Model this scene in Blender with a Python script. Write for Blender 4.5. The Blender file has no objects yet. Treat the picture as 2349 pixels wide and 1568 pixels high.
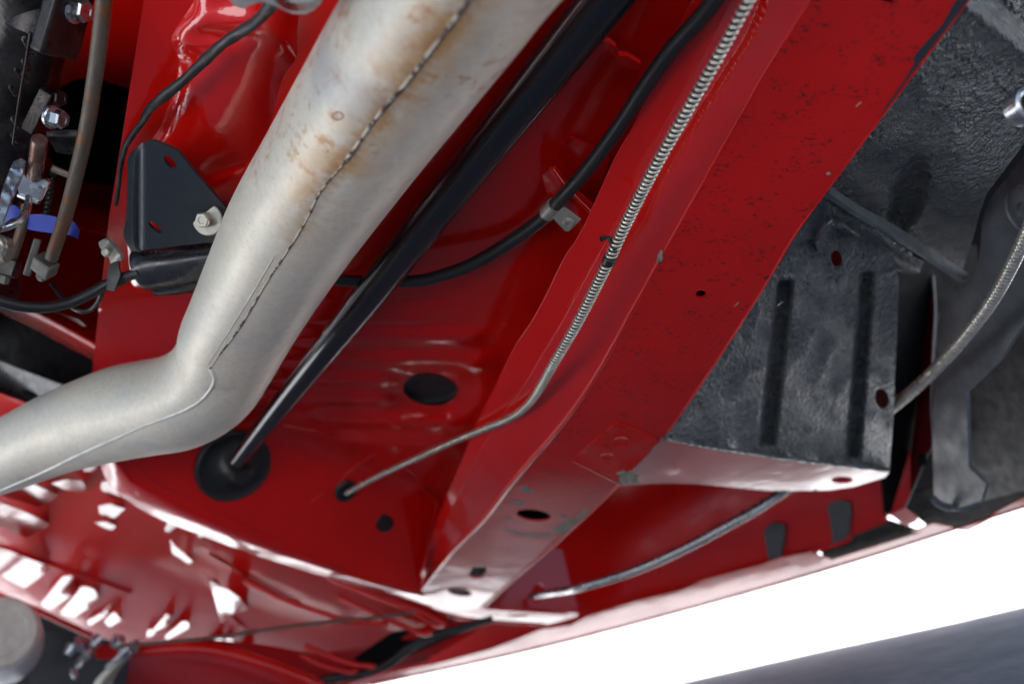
import bpy, bmesh, math, random
from mathutils import Vector, Matrix, noise
from mathutils.geometry import delaunay_2d_cdt
from mathutils.bvhtree import BVHTree
random.seed(4)
rad = math.radians
SC = bpy.context.scene
COL = SC.collection

# ------------------------------------------------------------------ camera
FPX, CX, CY = 2200.0, 1174.5, 784.0          # focal length and centre, in units of a 2349 wide frame
PITCH, ROLL, CAMH = rad(15.0), rad(14.6), 0.15
R0 = Vector((1, 0, 0)); FW = Vector((0, math.cos(PITCH), math.sin(PITCH))); U0 = Vector((0, -math.sin(PITCH), math.cos(PITCH)))
RT = R0 * math.cos(ROLL) - U0 * math.sin(ROLL)
UP = R0 * math.sin(ROLL) + U0 * math.cos(ROLL)
CAM = Vector((0, 0, CAMH))
cd = bpy.data.cameras.new('camera'); cam = bpy.data.objects.new('camera', cd); COL.objects.link(cam)
cd.sensor_width = 36; cd.lens = 36 * FPX / 2349; cd.clip_start = 0.02; cd.clip_end = 500
m = Matrix((RT, UP, -FW)).transposed().to_4x4(); m.translation = CAM; cam.matrix_world = m
cd.dof.use_dof = True; cd.dof.focus_distance = 0.60; cd.dof.aperture_fstop = 5.0
SC.camera = cam

# ------------------------------------------------------------------ world, sun, exposure
SUN_EL, SUN_AZ = rad(61), rad(12)            # azimuth measured clockwise from +Y
w = bpy.data.worlds.new("World"); SC.world = w; w.use_nodes = True
nt = w.node_tree; bg = nt.nodes['Background']
sky = nt.nodes.new('ShaderNodeTexSky'); sky.sky_type = 'NISHITA'; sky.sun_disc = False
sky.sun_elevation = SUN_EL; sky.sun_rotation = SUN_AZ
sky.air_density = 1.0; sky.dust_density = 5.0; sky.ozone_density = 1.0
nt.links.new(sky.outputs[0], bg.inputs[0]); bg.inputs[1].default_value = 0.05
sd = Vector((math.sin(SUN_AZ) * math.cos(SUN_EL), math.cos(SUN_AZ) * math.cos(SUN_EL), math.sin(SUN_EL)))
sl = bpy.data.lights.new('sun', 'SUN'); sl.energy = 5.0; sl.angle = rad(0.5); sl.color = (1, 0.96, 0.9)
so = bpy.data.objects.new('sun', sl); COL.objects.link(so); so.rotation_euler = sd.to_track_quat('Z', 'Y').to_euler()
SC.view_settings.view_transform = 'Standard'; SC.view_settings.look = 'None'
SC.view_settings.exposure = 2.75; SC.view_settings.gamma = 1
SC.render.engine = 'CYCLES'
SC.cycles.use_denoising = True
SC.cycles.max_bounces = 10; SC.cycles.diffuse_bounces = 5; SC.cycles.glossy_bounces = 6

# ------------------------------------------------------------------ helpers
def RAY(px, py): return FW + RT * ((px - CX) / FPX) - UP * ((py - CY) / FPX)
def W(px, py, d): return CAM + RAY(px, py) * d
def cdir(x, y, z): return (RT * x + UP * y - FW * z).normalized()   # right, up, towards the viewer
def plane(p, q, r):
    A = Matrix(((1, p[0], p[1]), (1, q[0], q[1]), (1, r[0], r[1])))
    a, b, c = A.inverted() @ Vector((1 / p[2], 1 / q[2], 1 / r[2]))
    return lambda x, y: 1.0 / max(a + b * x + c * y, 0.12)
def strip(A, B, alpha):
    """plane through the line A-B (px, py, depth), turned alpha degrees away from facing the viewer, underside down"""
    a, b = W(*A), W(*B); e_ = (b - a).normalized(); v = ((a + b) / 2 - CAM).normalized()
    n0 = -(v - e_ * v.dot(e_)).normalized(); s_ = e_.cross(n0)
    if s_.dot(-UP) < 0: s_ = -s_
    n_ = n0 * math.cos(rad(alpha)) + s_ * math.sin(rad(alpha)); k = n_.dot(a - CAM)
    return lambda x, y: k / n_.dot(RAY(x, y))
def tilted(px, py, d, n):
    P = W(px, py, d); k = n.dot(P - CAM)
    return lambda x, y: k / n.dot(RAY(x, y))
def catmull(pts, n):
    """n samples, even in arc length, through pts (tuples of any size)"""
    pts = [tuple(map(float, p)) for p in pts]
    if len(pts) == 2:
        return [tuple(a + (b - a) * i / (n - 1) for a, b in zip(*pts)) for i in range(n)]
    P = [tuple(2 * a - b for a, b in zip(pts[0], pts[1]))] + pts + [tuple(2 * a - b for a, b in zip(pts[-1], pts[-2]))]
    fine = []
    for i in range(1, len(P) - 2):
        for k in range(16):
            t = k / 16
            fine.append(tuple(0.5 * (2 * b + (c - a) * t + (2 * a - 5 * b + 4 * c - e) * t * t + (3 * b - a - 3 * c + e) * t ** 3)
                              for a, b, c, e in zip(P[i - 1], P[i], P[i + 1], P[i + 2])))
    fine.append(pts[-1])
    return even(fine, n)
def even(fine, n):
    L = [0.0]
    for a, b in zip(fine, fine[1:]): L.append(L[-1] + math.dist(a[:2], b[:2]))
    out, j = [], 0
    for i in range(n):
        s = L[-1] * i / (n - 1)
        while j < len(L) - 2 and L[j + 1] < s: j += 1
        t = (s - L[j]) / max(L[j + 1] - L[j], 1e-9)
        out.append(tuple(a + (b - a) * t for a, b in zip(fine[j], fine[j + 1])))
    return out
def link(name, verts, faces, mat, parent=None, smooth=True, angle=35, uv=None):
    me = bpy.data.meshes.new(name)
    off = parent_loc(parent)
    me.from_pydata([tuple(Vector(v) - off) for v in verts], [], faces)
    me.update()
    if uv:
        l = me.uv_layers.new(name='UVMap')
        for p in me.polygons:
            us = [uv[vi] for vi in p.vertices]
            wrap = max(u[1] for u in us) - min(u[1] for u in us) > 0.5
            for li, vi in zip(p.loop_indices, p.vertices):
                a, b = uv[vi]
                l.data[li].uv = (a, b + 1 if wrap and b < 0.5 else b)
    bm = bmesh.new(); bm.from_mesh(me); bmesh.ops.recalc_face_normals(bm, faces=bm.faces); bm.to_mesh(me); bm.free()
    if smooth:
        me.polygons.foreach_set('use_smooth', [True] * len(me.polygons))
        me.set_sharp_from_angle(angle=rad(angle))
    if mat: me.materials.append(mat)
    o = bpy.data.objects.new(name, me); COL.objects.link(o)
    if parent: o.parent = parent
    return o
def parent_loc(p):
    v = Vector((0, 0, 0))
    while p: v += p.location; p = p.parent
    return v
def thing(name, label, cat, loc, group=None):
    o = bpy.data.objects.new(name, None); COL.objects.link(o); o.location = loc; o.empty_display_size = 0.02
    o['label'] = label; o['category'] = cat
    if group: o['group'] = group
    return o
def inside(x, y, poly):
    c = False; j = len(poly) - 1
    for i in range(len(poly)):
        xi, yi = poly[i]; xj, yj = poly[j]
        if (yi > y) != (yj > y) and x < (xj - xi) * (y - yi) / (yj - yi) + xi: c = not c
        j = i
    return c
def dens(poly, step):
    out = []
    for a, b in zip(poly, poly[1:] + poly[:1]):
        k = max(1, int(math.dist(a, b) / step))
        out += [(a[0] + (b[0] - a[0]) * i / k, a[1] + (b[1] - a[1]) * i / k) for i in range(k)]
    return out
def ell(cx, cy, rx, ry, rot=0, n=22):
    c, s = math.cos(rad(rot)), math.sin(rad(rot))
    return [(cx + rx * math.cos(t) * c - ry * math.sin(t) * s, cy + rx * math.cos(t) * s + ry * math.sin(t) * c)
            for t in [2 * math.pi * i / n for i in range(n)]]
def smoothpoly(poly, n):
    q = catmull([poly[-1]] + poly + [poly[0], poly[1]], n * 4)
    q = catmull(poly + [poly[0]], n)[:-1]
    return q
def sheet(name, poly, df, mat, parent=None, holes=(), step=30, thick=0.0015, relief=None, angle=35):
    """pressed metal: a polygon of the given outline lying on depth function df, with holes and real thickness"""
    poly = dens([tuple(p[:2]) for p in poly], step)
    hs = [dens(list(h), max(step * 0.4, 3)) if len(h) < 14 else list(h) for h in holes]
    V, E = [], []
    for loop in [poly] + hs:
        b = len(V); V += [Vector(p) for p in loop]; n = len(loop)
        E += [(b + i, b + (i + 1) % n) for i in range(n)]
    x0 = min(p[0] for p in poly); x1 = max(p[0] for p in poly); y0 = min(p[1] for p in poly); y1 = max(p[1] for p in poly)
    rows = 0; y = y0 + step * 0.5
    while y < y1:
        x = x0 + step * (0.5 if rows % 2 else 1.0)
        while x < x1:
            if inside(x, y, poly) and not any(inside(x, y, h) for h in hs): V.append(Vector((x, y)))
            x += step
        y += step; rows += 1
    vo, eo, fo, *_ = delaunay_2d_cdt(V, E, [], 0, 1e-4)
    F = []
    for f in fo:
        cx = sum(vo[i].x for i in f) / 3; cy = sum(vo[i].y for i in f) / 3
        if inside(cx, cy, poly) and not any(inside(cx, cy, h) for h in hs): F.append(tuple(f))
    P = []
    for v in vo:
        d = df(v.x, v.y)
        if relief: d -= relief(v.x, v.y)
        P.append(W(v.x, v.y, d))
    nrm = Vector((0, 0, 0))
    for f in F: nrm += (P[f[1]] - P[f[0]]).cross(P[f[2]] - P[f[0]])
    nrm.normalize()
    if nrm.dot(P[0] - CAM) < 0: nrm = -nrm
    if thick:
        n = len(P); cnt = {}
        for f in F:
            for a, b in ((f[0], f[1]), (f[1], f[2]), (f[2], f[0])): cnt.setdefault((min(a, b), max(a, b)), []).append((a, b))
        B = [v[0] for v in cnt.values() if len(v) == 1]
        P = P + [p + nrm * thick for p in P]
        F = F + [tuple(i + n for i in reversed(f)) for f in F] + [(b, a, a + n, b + n) for a, b in B]
    return link(name, P, F, mat, parent, angle=angle)
def loft(name, rows, mat, parent=None, n=40, sub=1, thick=0.0, angle=35, close=False, smoothrows=True):
    C = [catmull(r, n) if smoothrows else even([tuple(map(float, p)) for p in r], n) for r in rows]
    C = [[W(*p) for p in r] for r in C]
    if sub > 1:
        D = []
        for j in range(n):
            col = catmull3([r[j] for r in C], sub)
            D.append(col)
        C = [[D[j][k] for j in range(n)] for k in range(len(D[0]))]
    V = [p for r in C for p in r]; F = []
    for k in range(len(C) - 1):
        for j in range(n - 1):
            F.append((k * n + j, k * n + j + 1, (k + 1) * n + j + 1, (k + 1) * n + j))
    o = link(name, V, F, mat, parent, angle=angle)
    if thick:
        s = o.modifiers.new('t', 'SOLIDIFY'); s.thickness = thick; s.offset = 0
        e_ = o.modifiers.new('e', 'EDGE_SPLIT'); e_.split_angle = rad(40)
    return o
def catmull3(p, sub):
    if len(p) == 2: return [p[0].lerp(p[1], i / sub) for i in range(sub + 1)]
    Q = [2 * p[0] - p[1]] + p + [2 * p[-1] - p[-2]]; out = []
    for i in range(1, len(Q) - 2):
        for k in range(sub):
            t = k / sub; a, b, c, e = Q[i - 1], Q[i], Q[i + 1], Q[i + 2]
            out.append(0.5 * (2 * b + (c - a) * t + (2 * a - 5 * b + 4 * c - e) * t * t + (3 * b - a - 3 * c + e) * t ** 3))
    out.append(p[-1]); return out
def frames(C):
    T = [(C[min(i + 1, len(C) - 1)] - C[max(i - 1, 0)]).normalized() for i in range(len(C))]
    n = T[0].orthogonal().normalized()
    # start with the normal towards the camera
    n = (CAM - C[0]); n = (n - T[0] * n.dot(T[0])).normalized()
    out = []
    for t in T:
        n = (n - t * n.dot(t)).normalized(); out.append((t, n, t.cross(n)))
    return out
def path(pts, n):
    S = catmull(pts, n)
    return [W(p[0], p[1], p[2]) for p in S], [p[3] / FPX * p[2] for p in S]
def sweep(name, C, Rr, mat, parent=None, seg=16, mod=None, caps=True, rng=None, flat=None, angle=50):
    fr = frames(C); V, F, UVs = [], [], []
    L = 0; n = len(C)
    i0, i1 = rng or (0, n - 1)
    for i in range(i0, i1 + 1):
        if i > i0: L += (C[i] - C[i - 1]).length
        t, a, b = fr[i]
        for k in range(seg):
            th = 2 * math.pi * k / seg
            r = Rr[i] * (mod(i / (n - 1), th, L) if mod else 1)
            e = flat or 1
            V.append(C[i] + a * math.cos(th) * r * e + b * math.sin(th) * r); UVs.append((L, k / seg))
    m_ = i1 - i0 + 1
    for i in range(m_ - 1):
        for k in range(seg): F.append((i * seg + k, i * seg + (k + 1) % seg, (i + 1) * seg + (k + 1) % seg, (i + 1) * seg + k))
    if caps: F += [tuple(range(seg - 1, -1, -1)), tuple(range((m_ - 1) * seg, m_ * seg))]
    return link(name, V, F, mat, parent, angle=angle, uv=UVs)
def tube(name, pts, mat, parent=None, n=40, seg=14, **k):
    C, R_ = path(pts, n); return sweep(name, C, R_, mat, parent, seg, **k)
def lathe(name, c, ax, prof, mat, parent=None, seg=28, angle=35, ecc=1.0, twist=0):
    ax = ax.normalized(); a = ax.orthogonal().normalized(); b = ax.cross(a)
    V, F = [], []
    for r, h in prof:
        for k in range(seg):
            th = 2 * math.pi * k / seg + twist; V.append(c + ax * h + (a * math.cos(th) + b * math.sin(th) * ecc) * r)
    for i in range(len(prof) - 1):
        for k in range(seg): F.append((i * seg + k, i * seg + (k + 1) % seg, (i + 1) * seg + (k + 1) % seg, (i + 1) * seg + k))
    F += [tuple(range(seg)), tuple(range((len(prof) - 1) * seg, len(prof) * seg))]
    return link(name, V, F, mat, parent, angle=angle)
def helix(name, C, Rr, pitch, wire, mat, parent, per=11, ws=5, rng=(0, 1)):
    L = [0.0]
    for a, b in zip(C, C[1:]): L.append(L[-1] + (b - a).length)
    fr = frames(C); tot = L[-1]; s = tot * rng[0]; j = 0; H = []; RW = []; ds = None; ph = 0
    while s < tot * rng[1]:
        while j < len(L) - 2 and L[j + 1] < s: j += 1
        t = (s - L[j]) / max(L[j + 1] - L[j], 1e-9)
        c = C[j].lerp(C[j + 1], t); r = Rr[j] + (Rr[j + 1] - Rr[j]) * t
        a = fr[j][1].lerp(fr[j + 1][1], t); b = fr[j][2].lerp(fr[j + 1][2], t)
        H.append(c + (a * math.cos(ph) + b * math.sin(ph)) * (r - wire * 0.5)); RW.append((c, wire))
        ph += 2 * math.pi / per; s += pitch / per
    V, F = [], []
    for i, p in enumerate(H):
        t = (H[min(i + 1, len(H) - 1)] - H[max(i - 1, 0)]).normalized(); a = (p - RW[i][0]); a = (a - t * a.dot(t)).normalized(); b = t.cross(a)
        for k in range(ws):
            th = 2 * math.pi * k / ws; V.append(p + (a * math.cos(th) * 0.8 + b * math.sin(th)) * wire * 0.5)
    for i in range(len(H) - 1):
        for k in range(ws): F.append((i * ws + k, i * ws + (k + 1) % ws, (i + 1) * ws + (k + 1) % ws, (i + 1) * ws + k))
    return link(name, V, F, mat, parent, angle=80)
def bolt(parent, c, ax, r, h, mat, washer=None, hex_=True, name='bolt', wname='washer', rot=0.0):
    ax = ax.normalized()
    b0 = h * 0.2 if washer else 0
    q_ = lathe(name, c, ax, [(r, b0), (r, h * .88), (r * .86, h), (r * .5, h), (r * .45, h * .93)], mat, parent, seg=6 if hex_ else 20, angle=25, twist=rot)
    if washer: lathe(wname, c, ax, [(washer, 0), (washer, h * 0.18), (washer * .93, h * 0.25), (r, h * 0.25)], mat, q_)
def box(name, c, ax, ay, az, sx, sy, sz, mat, parent, bev=0.0008):
    ax = ax.normalized(); az = (az - ax * az.dot(ax)).normalized(); ay = az.cross(ax)
    V = [c + ax * sx * i + ay * sy * j + az * sz * k for i in (-.5, .5) for j in (-.5, .5) for k in (-.5, .5)]
    F = [(0, 1, 3, 2), (4, 6, 7, 5), (0, 4, 5, 1), (2, 3, 7, 6), (0, 2, 6, 4), (1, 5, 7, 3)]
    o = link(name, V, F, mat, parent, angle=30)
    if bev:
        b = o.modifiers.new('b', 'BEVEL'); b.width = bev; b.segments = 2
    return o

# ------------------------------------------------------------------ materials
def nodes(name):
    m_ = bpy.data.materials.new(name); m_.use_nodes = True; t = m_.node_tree
    return m_, t, t.nodes['Principled BSDF']
def N(t, kind, **k):
    n = t.nodes.new(kind)
    for a, v in k.items(): setattr(n, a, v)
    return n
def noi(t, vec, scale, detail=3, rough=0.5, dist=0.0):
    n = N(t, 'ShaderNodeTexNoise'); n.inputs['Scale'].default_value = scale; n.inputs['Detail'].default_value = detail
    n.inputs['Roughness'].default_value = rough; n.inputs['Distortion'].default_value = dist
    t.links.new(vec, n.inputs['Vector']); return n.outputs[0]
def rng(t, v, a, b, c=0.0, d=1.0):
    n = N(t, 'ShaderNodeMapRange'); n.inputs[1].default_value = a; n.inputs[2].default_value = b
    n.inputs[3].default_value = c; n.inputs[4].default_value = d; t.links.new(v, n.inputs[0]); return n.outputs[0]
def mix(t, f, a, b):
    n = N(t, 'ShaderNodeMix', data_type='RGBA')
    if isinstance(f, (int, float)): n.inputs[0].default_value = f
    else: t.links.new(f, n.inputs[0])
    for s, v in ((6, a), (7, b)):
        if isinstance(v, tuple): n.inputs[s].default_value = (*v, 1)
        else: t.links.new(v, n.inputs[s])
    return n.outputs[2]
def math_(t, op, a, b=0.0):
    n = N(t, 'ShaderNodeMath', operation=op)
    for s, v in ((0, a), (1, b)):
        if isinstance(v, (int, float)): n.inputs[s].default_value = v
        else: t.links.new(v, n.inputs[s])
    return n.outputs[0]
def mapping(t, vec, scale, rot=(0, 0, 0)):
    n = N(t, 'ShaderNodeMapping'); n.inputs['Scale'].default_value = scale; n.inputs['Rotation'].default_value = rot
    t.links.new(vec, n.inputs['Vector']); return n.outputs[0]
def bump(t, p, h, strength, dist=0.001, prev=None):
    n = N(t, 'ShaderNodeBump'); n.inputs['Strength'].default_value = strength; n.inputs['Distance'].default_value = dist
    t.links.new(h, n.inputs['Height'])
    if prev: t.links.new(prev, n.inputs['Normal'])
    if p: t.links.new(n.outputs[0], p.inputs['Normal'])
    return n.outputs[0]
def obj_coord(t): return N(t, 'ShaderNodeTexCoord').outputs['Object']
def plain(name, col, rough, metal=0, coat=0, bumps=None, var=None, rvar=0.12, ior=1.5):
    m_, t, p = nodes(name); oc = obj_coord(t)
    p.inputs['Metallic'].default_value = metal; p.inputs['Coat Weight'].default_value = coat
    p.inputs['Coat Roughness'].default_value = 0.06; p.inputs['IOR'].default_value = ior
    n1 = noi(t, oc, 90, 5, 0.6)
    t.links.new(rng(t, n1, 0.3, 0.7, max(0.02, rough - rvar), rough + rvar), p.inputs['Roughness'])
    if var:
        c2, sc, lo, hi = var
        t.links.new(mix(t, rng(t, noi(t, oc, sc, 6, 0.65), lo, hi), tuple(col), tuple(c2)), p.inputs['Base Color'])
    else:
        c2 = tuple(c * 0.75 for c in col)
        t.links.new(mix(t, rng(t, n1, 0.35, 0.65), tuple(col), c2), p.inputs['Base Color'])
    if bumps:
        sc, st, di = bumps; bump(t, p, noi(t, oc, sc, 4, 0.6), st, di)
    return m_
def red(name, specks=0.0, rough=0.10, dust=0.0, peel=0.12, coat=1.0, cior=1.5, wave=0.25):
    m_, t, p = nodes(name); oc = obj_coord(t)
    base = mix(t, rng(t, noi(t, oc, 14, 3), 0.35, 0.65), (0.56, 0.0045, 0.0022), (0.50, 0.004, 0.002))
    if specks:
        st = mapping(t, oc, (260, 260, 260)); v = N(t, 'ShaderNodeTexVoronoi'); v.inputs['Scale'].default_value = 1.0
        mp = mapping(t, oc, (260, 420, 300), (0, 0, rad(25)))
        f1 = noi(t, mp, 1.0, 2, 0.5, 0.4); f2 = noi(t, oc, 60, 2); f3 = noi(t, oc, 620, 2)
        msk = math_(t, 'MULTIPLY', rng(t, f1, 0.66 - specks * .1, 0.70 - specks * .1), rng(t, f2, 0.46, 0.56))
        msk = math_(t, 'MULTIPLY', msk, rng(t, f3, 0.42, 0.52))
        base = mix(t, math_(t, 'MULTIPLY', msk, 0.85), base, (0.045, 0.006, 0.008))
    if dust:
        base = mix(t, math_(t, 'MULTIPLY', rng(t, noi(t, oc, 45, 6, 0.7), 0.5, 0.8), dust), base, (0.30, 0.16, 0.15))
    t.links.new(base, p.inputs['Base Color'])
    p.inputs['Roughness'].default_value = 0.35; p.inputs['Specular IOR Level'].default_value = 0.05
    p.inputs['Coat Weight'].default_value = coat; p.inputs['Coat IOR'].default_value = cior
    t.links.new(rng(t, noi(t, oc, 40, 5, 0.65), 0.3, 0.75, rough * 0.6, rough * 1.6), p.inputs['Coat Roughness'])
    b = bump(t, None, noi(t, oc, 260, 2, 0.5), peel, 0.0006)
    b2 = N(t, 'ShaderNodeBump'); b2.inputs['Strength'].default_value = wave; b2.inputs['Distance'].default_value = 0.002
    t.links.new(noi(t, oc, 30, 2, 0.5), b2.inputs['Height']); t.links.new(b, b2.inputs['Normal'])
    t.links.new(b2.outputs[0], p.inputs['Coat Normal']); t.links.new(b2.outputs[0], p.inputs['Normal'])
    return m_
RED = red('red_gloss_paint'); REDS = red('red_paint_chipped', specks=1.0); REDL = red('red_paint_wavy', peel=0.3)
REDT = red('red_paint_tunnel', rough=0.06, peel=0.25, cior=1.75)
REDM = red('red_paint_mirror', rough=0.03, peel=0.0, cior=1.9, wave=0.03)
REDD = red('red_paint_dull', rough=0.3, dust=0.35, coat=0.6)
def undercoat(name, st=1.0, scale=340):
    m_, t, p = nodes(name); oc = obj_coord(t)
    t.links.new(mix(t, rng(t, noi(t, oc, 50, 4), .4, .65), (0.085, 0.096, 0.105), (0.14, 0.155, 0.165)), p.inputs['Base Color'])
    t.links.new(rng(t, noi(t, oc, 35, 3), .3, .7, 0.18, 0.34), p.inputs['Roughness']); p.inputs['IOR'].default_value = 1.9
    mp = mapping(t, oc, (1, 0.62, 0.62), (0, 0, rad(30)))
    h = math_(t, 'ADD', noi(t, mp, scale, 2, 0.5, 0.0), math_(t, 'MULTIPLY', noi(t, oc, scale * 2.6, 2), 0.3))
    p.inputs['Coat Weight'].default_value = 0.6; p.inputs['Coat Roughness'].default_value = 0.14
    nb = bump(t, p, h, st, 0.012); t.links.new(nb, p.inputs['Coat Normal']); return m_
UND = undercoat('black_undercoat'); UNDS = undercoat('black_undercoat_smooth', 0.45, 300)
BLK = plain('black_satin_plastic', (0.012, 0.013, 0.015), 0.20, 0, 0.5, (300, 0.03, 0.0003), rvar=0.06)
BRKT = plain('black_bracket_paint', (0.024, 0.030, 0.038), 0.45, 0, 0.0, (400, 0.08, 0.0003), ior=1.6)
CYLM = plain('black_cylinder_paint', (0.07, 0.07, 0.073), 0.30, 0.7, 0.3, (200, 0.05, 0.0003))
RUB = plain('black_rubber', (0.014, 0.014, 0.015), 0.45, 0, 0, (500, 0.1, 0.0003))
REDX = plain('red_shade_paint', (0.10, 0.004, 0.004), 0.6, ior=1.2)  # body red darkened in colour for shade on the inner side and hole
DARK = plain('dark_interior', (0.006, 0.006, 0.007), 0.7, ior=1.15)  # near-black; in gaps and hollows it stands in for shade
CAST = plain('dark_cast_metal', (0.05, 0.045, 0.043), 0.34, 0.75, 0, (260, 0.35, 0.0012), var=((0.02, 0.016, 0.015), 40, 0.4, 0.62))
STEEL = plain('bright_steel', (0.55, 0.56, 0.57), 0.25, 0.95, 0, (200, 0.1, 0.0004))
SPR = plain('spring_steel', (0.66, 0.63, 0.55), 0.30, 0.75, 0, None, rvar=0.06)
LINE = plain('dark_line', (0.03, 0.028, 0.025), 0.35, 0.6)
ALU = plain('aluminium_casting', (0.5, 0.5, 0.5), 0.4, 0.8, 0, (200, 0.3, 0.001))
ZINC = plain('zinc_plate', (0.36, 0.34, 0.29), 0.45, 0.6, 0, (300, 0.2, 0.0005), var=((0.3, 0.27, 0.22), 120, 0.5, 0.7))
DULL = plain('dull_steel', (0.15, 0.14, 0.12), 0.5, 0.5, 0, (300, 0.3, 0.0006))
RUST = plain('rusty_rod', (0.11, 0.09, 0.07), 0.55, 0.5, 0, (300, 0.6, 0.001), var=((0.17, 0.07, 0.03), 60, 0.5, 0.62))
PIN = plain('rusty_pin', (0.22, 0.16, 0.14), 0.32, 0.7, 0, (300, 0.4, 0.001), var=((0.14, 0.06, 0.04), 70, 0.45, 0.6))
BLUE = plain('blue_plastic', (0.03, 0.05, 0.35), 0.4)
ARM = plain('grey_black_arm', (0.11, 0.125, 0.135), 0.46, 0, 0, (420, 0.3, 0.0006), ior=1.7)
NAVY = plain('dark_shield', (0.010, 0.012, 0.018), 0.5, 0, 0, (60, 0.2, 0.002))
CHIP = plain('bare_primer', (0.30, 0.30, 0.22), 0.7, 0, 0, (500, 0.8, 0.001), var=((0.12, 0.11, 0.08), 200, 0.45, 0.6))
SCUF = plain('scuffed_paint', (0.20, 0.17, 0.19), 0.6, 0, 0, (500, 0.6, 0.0006))
CAN = plain('grey_can_paint', (0.58, 0.54, 0.47), 0.5)
CANW = plain('white_can_paint', (0.7, 0.74, 0.74), 0.4)
SEAM = plain('weld_seam_metal', (0.55, 0.50, 0.40), 0.5, 0.5, 0, (700, 1.0, 0.001), var=((0.07, 0.045, 0.04), 180, 0.47, 0.55))
BEAD = plain('weld_bead_clean', (0.80, 0.77, 0.70), 0.45, 0.1, 0, (500, 0.5, 0.0006))

def pipe_mat():
    m_, t, p = nodes('aluminised_exhaust'); oc = obj_coord(t)
    at = N(t, 'ShaderNodeAttribute', attribute_name='seam').outputs['Fac']     # 0 at the weld, 1 away from it
    up = N(t, 'ShaderNodeAttribute', attribute_name='along').outputs['Fac']    # 1 in the rusted stretch
    c = mix(t, rng(t, noi(t, oc, 16, 4), .35, .65), (0.67, 0.60, 0.48), (0.60, 0.56, 0.48))
    c = mix(t, math_(t, 'MULTIPLY', rng(t, noi(t, oc, 260, 5, .7), .4, .7), .28), c, (0.33, 0.31, 0.28))
    # warm halo and rust at the weld
    hal = math_(t, 'MULTIPLY', rng(t, at, 0.0, 0.8, 1, 0), rng(t, noi(t, oc, 42, 5, .65, .6), .36, .58))
    hal = math_(t, 'MULTIPLY', hal, up)
    c = mix(t, math_(t, 'MULTIPLY', hal, 1.0), c, (0.50, 0.27, 0.10))
    core = math_(t, 'MULTIPLY', rng(t, at, 0.0, 0.26, 1, 0), rng(t, noi(t, oc, 110, 5, .7), .36, .52))
    c = mix(t, math_(t, 'MULTIPLY', math_(t, 'MULTIPLY', core, up), 0.8), c, (0.27, 0.11, 0.035))
    # freckles of rust away from it
    fr = math_(t, 'MULTIPLY', rng(t, noi(t, oc, 95, 4, .65, .2), .54, .66), rng(t, noi(t, oc, 20, 2), .40, .55))
    c = mix(t, math_(t, 'MULTIPLY', math_(t, 'MULTIPLY', fr, up), 0.9), c, (0.42, 0.20, 0.075))
    fr2 = rng(t, noi(t, oc, 420, 2, .6, .1), .68, .76)
    c = mix(t, math_(t, 'MULTIPLY', fr2, 0.5), c, (0.25, 0.15, 0.09))
    blu = math_(t, 'MULTIPLY', rng(t, noi(t, oc, 18, 3, .5, .4), .56, .70), .45)
    c = mix(t, blu, c, (0.33, 0.35, 0.38))
    t.links.new(c, p.inputs['Base Color'])
    p.inputs['Metallic'].default_value = 0.25
    t.links.new(rng(t, noi(t, oc, 70, 5, .7), .3, .7, .34, .56), p.inputs['Roughness'])
    b1 = bump(t, None, noi(t, oc, 380, 4, .65), 0.22, 0.0006)
    uvc = N(t, 'ShaderNodeUVMap').outputs[0]
    mp = mapping(t, uvc, (90, 900, 1)); bump(t, p, noi(t, mp, 1.0, 2), 0.08, 0.0006, b1)
    return m_
PIPE = pipe_mat()

# ------------------------------------------------------------------ depth planes of the place
flr = lambda x, y: 1 / max(1.90 - 0.00086 * y, 0.35)
ral = lambda x, y: 1 / max(2.17 - 0.00093 * y, 0.35) + (.00034 * ((y - 1075) - 40 * (1 - math.exp(-(y - 1075) / 40))) if y > 1075 else 0)
def yc(x): return 900 + 0.41 * (x - 400)
wal = lambda x, y: 1 / max(1.90 - 0.00086 * yc(x) - 0.00016 * (y - yc(x)), 0.35)

# ------------------------------------------------------------------ ground
gm, t, p = nodes('pale_concrete'); oc = obj_coord(t)
t.links.new(mix(t, rng(t, noi(t, oc, 14, 8, .7), .35, .65), (0.28, 0.31, 0.35), (0.44, 0.46, 0.49)), p.inputs['Base Color'])
p.inputs['Roughness'].default_value = 0.85; bump(t, p, noi(t, oc, 60, 5), 0.4, 0.004)
V = []; F = []; n = 24
for j in range(n + 1):
    for i in range(n + 1):
        a = (i / n * 2 - 1); b = (j / n * 2 - 1)
        V.append((math.copysign(abs(a) ** 3 * 200, a), math.copysign(abs(b) ** 3 * 200, b), 0))
F = [(j * (n + 1) + i, j * (n + 1) + i + 1, (j + 1) * (n + 1) + i + 1, (j + 1) * (n + 1) + i) for j in range(n) for i in range(n)]
g = link('ground', V, F, gm, smooth=False); g['kind'] = 'structure'

# ------------------------------------------------------------------ the car body seen from below
car = thing('car_body', 'glossy red underbody of a car, its floor, tunnel, rail and sill seen from below', 'car', W(1200, 800, 0.9))
def ghit(px, py):
    r = RAY(px, py); return CAM + r * (-CAM.z / r.z)
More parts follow.
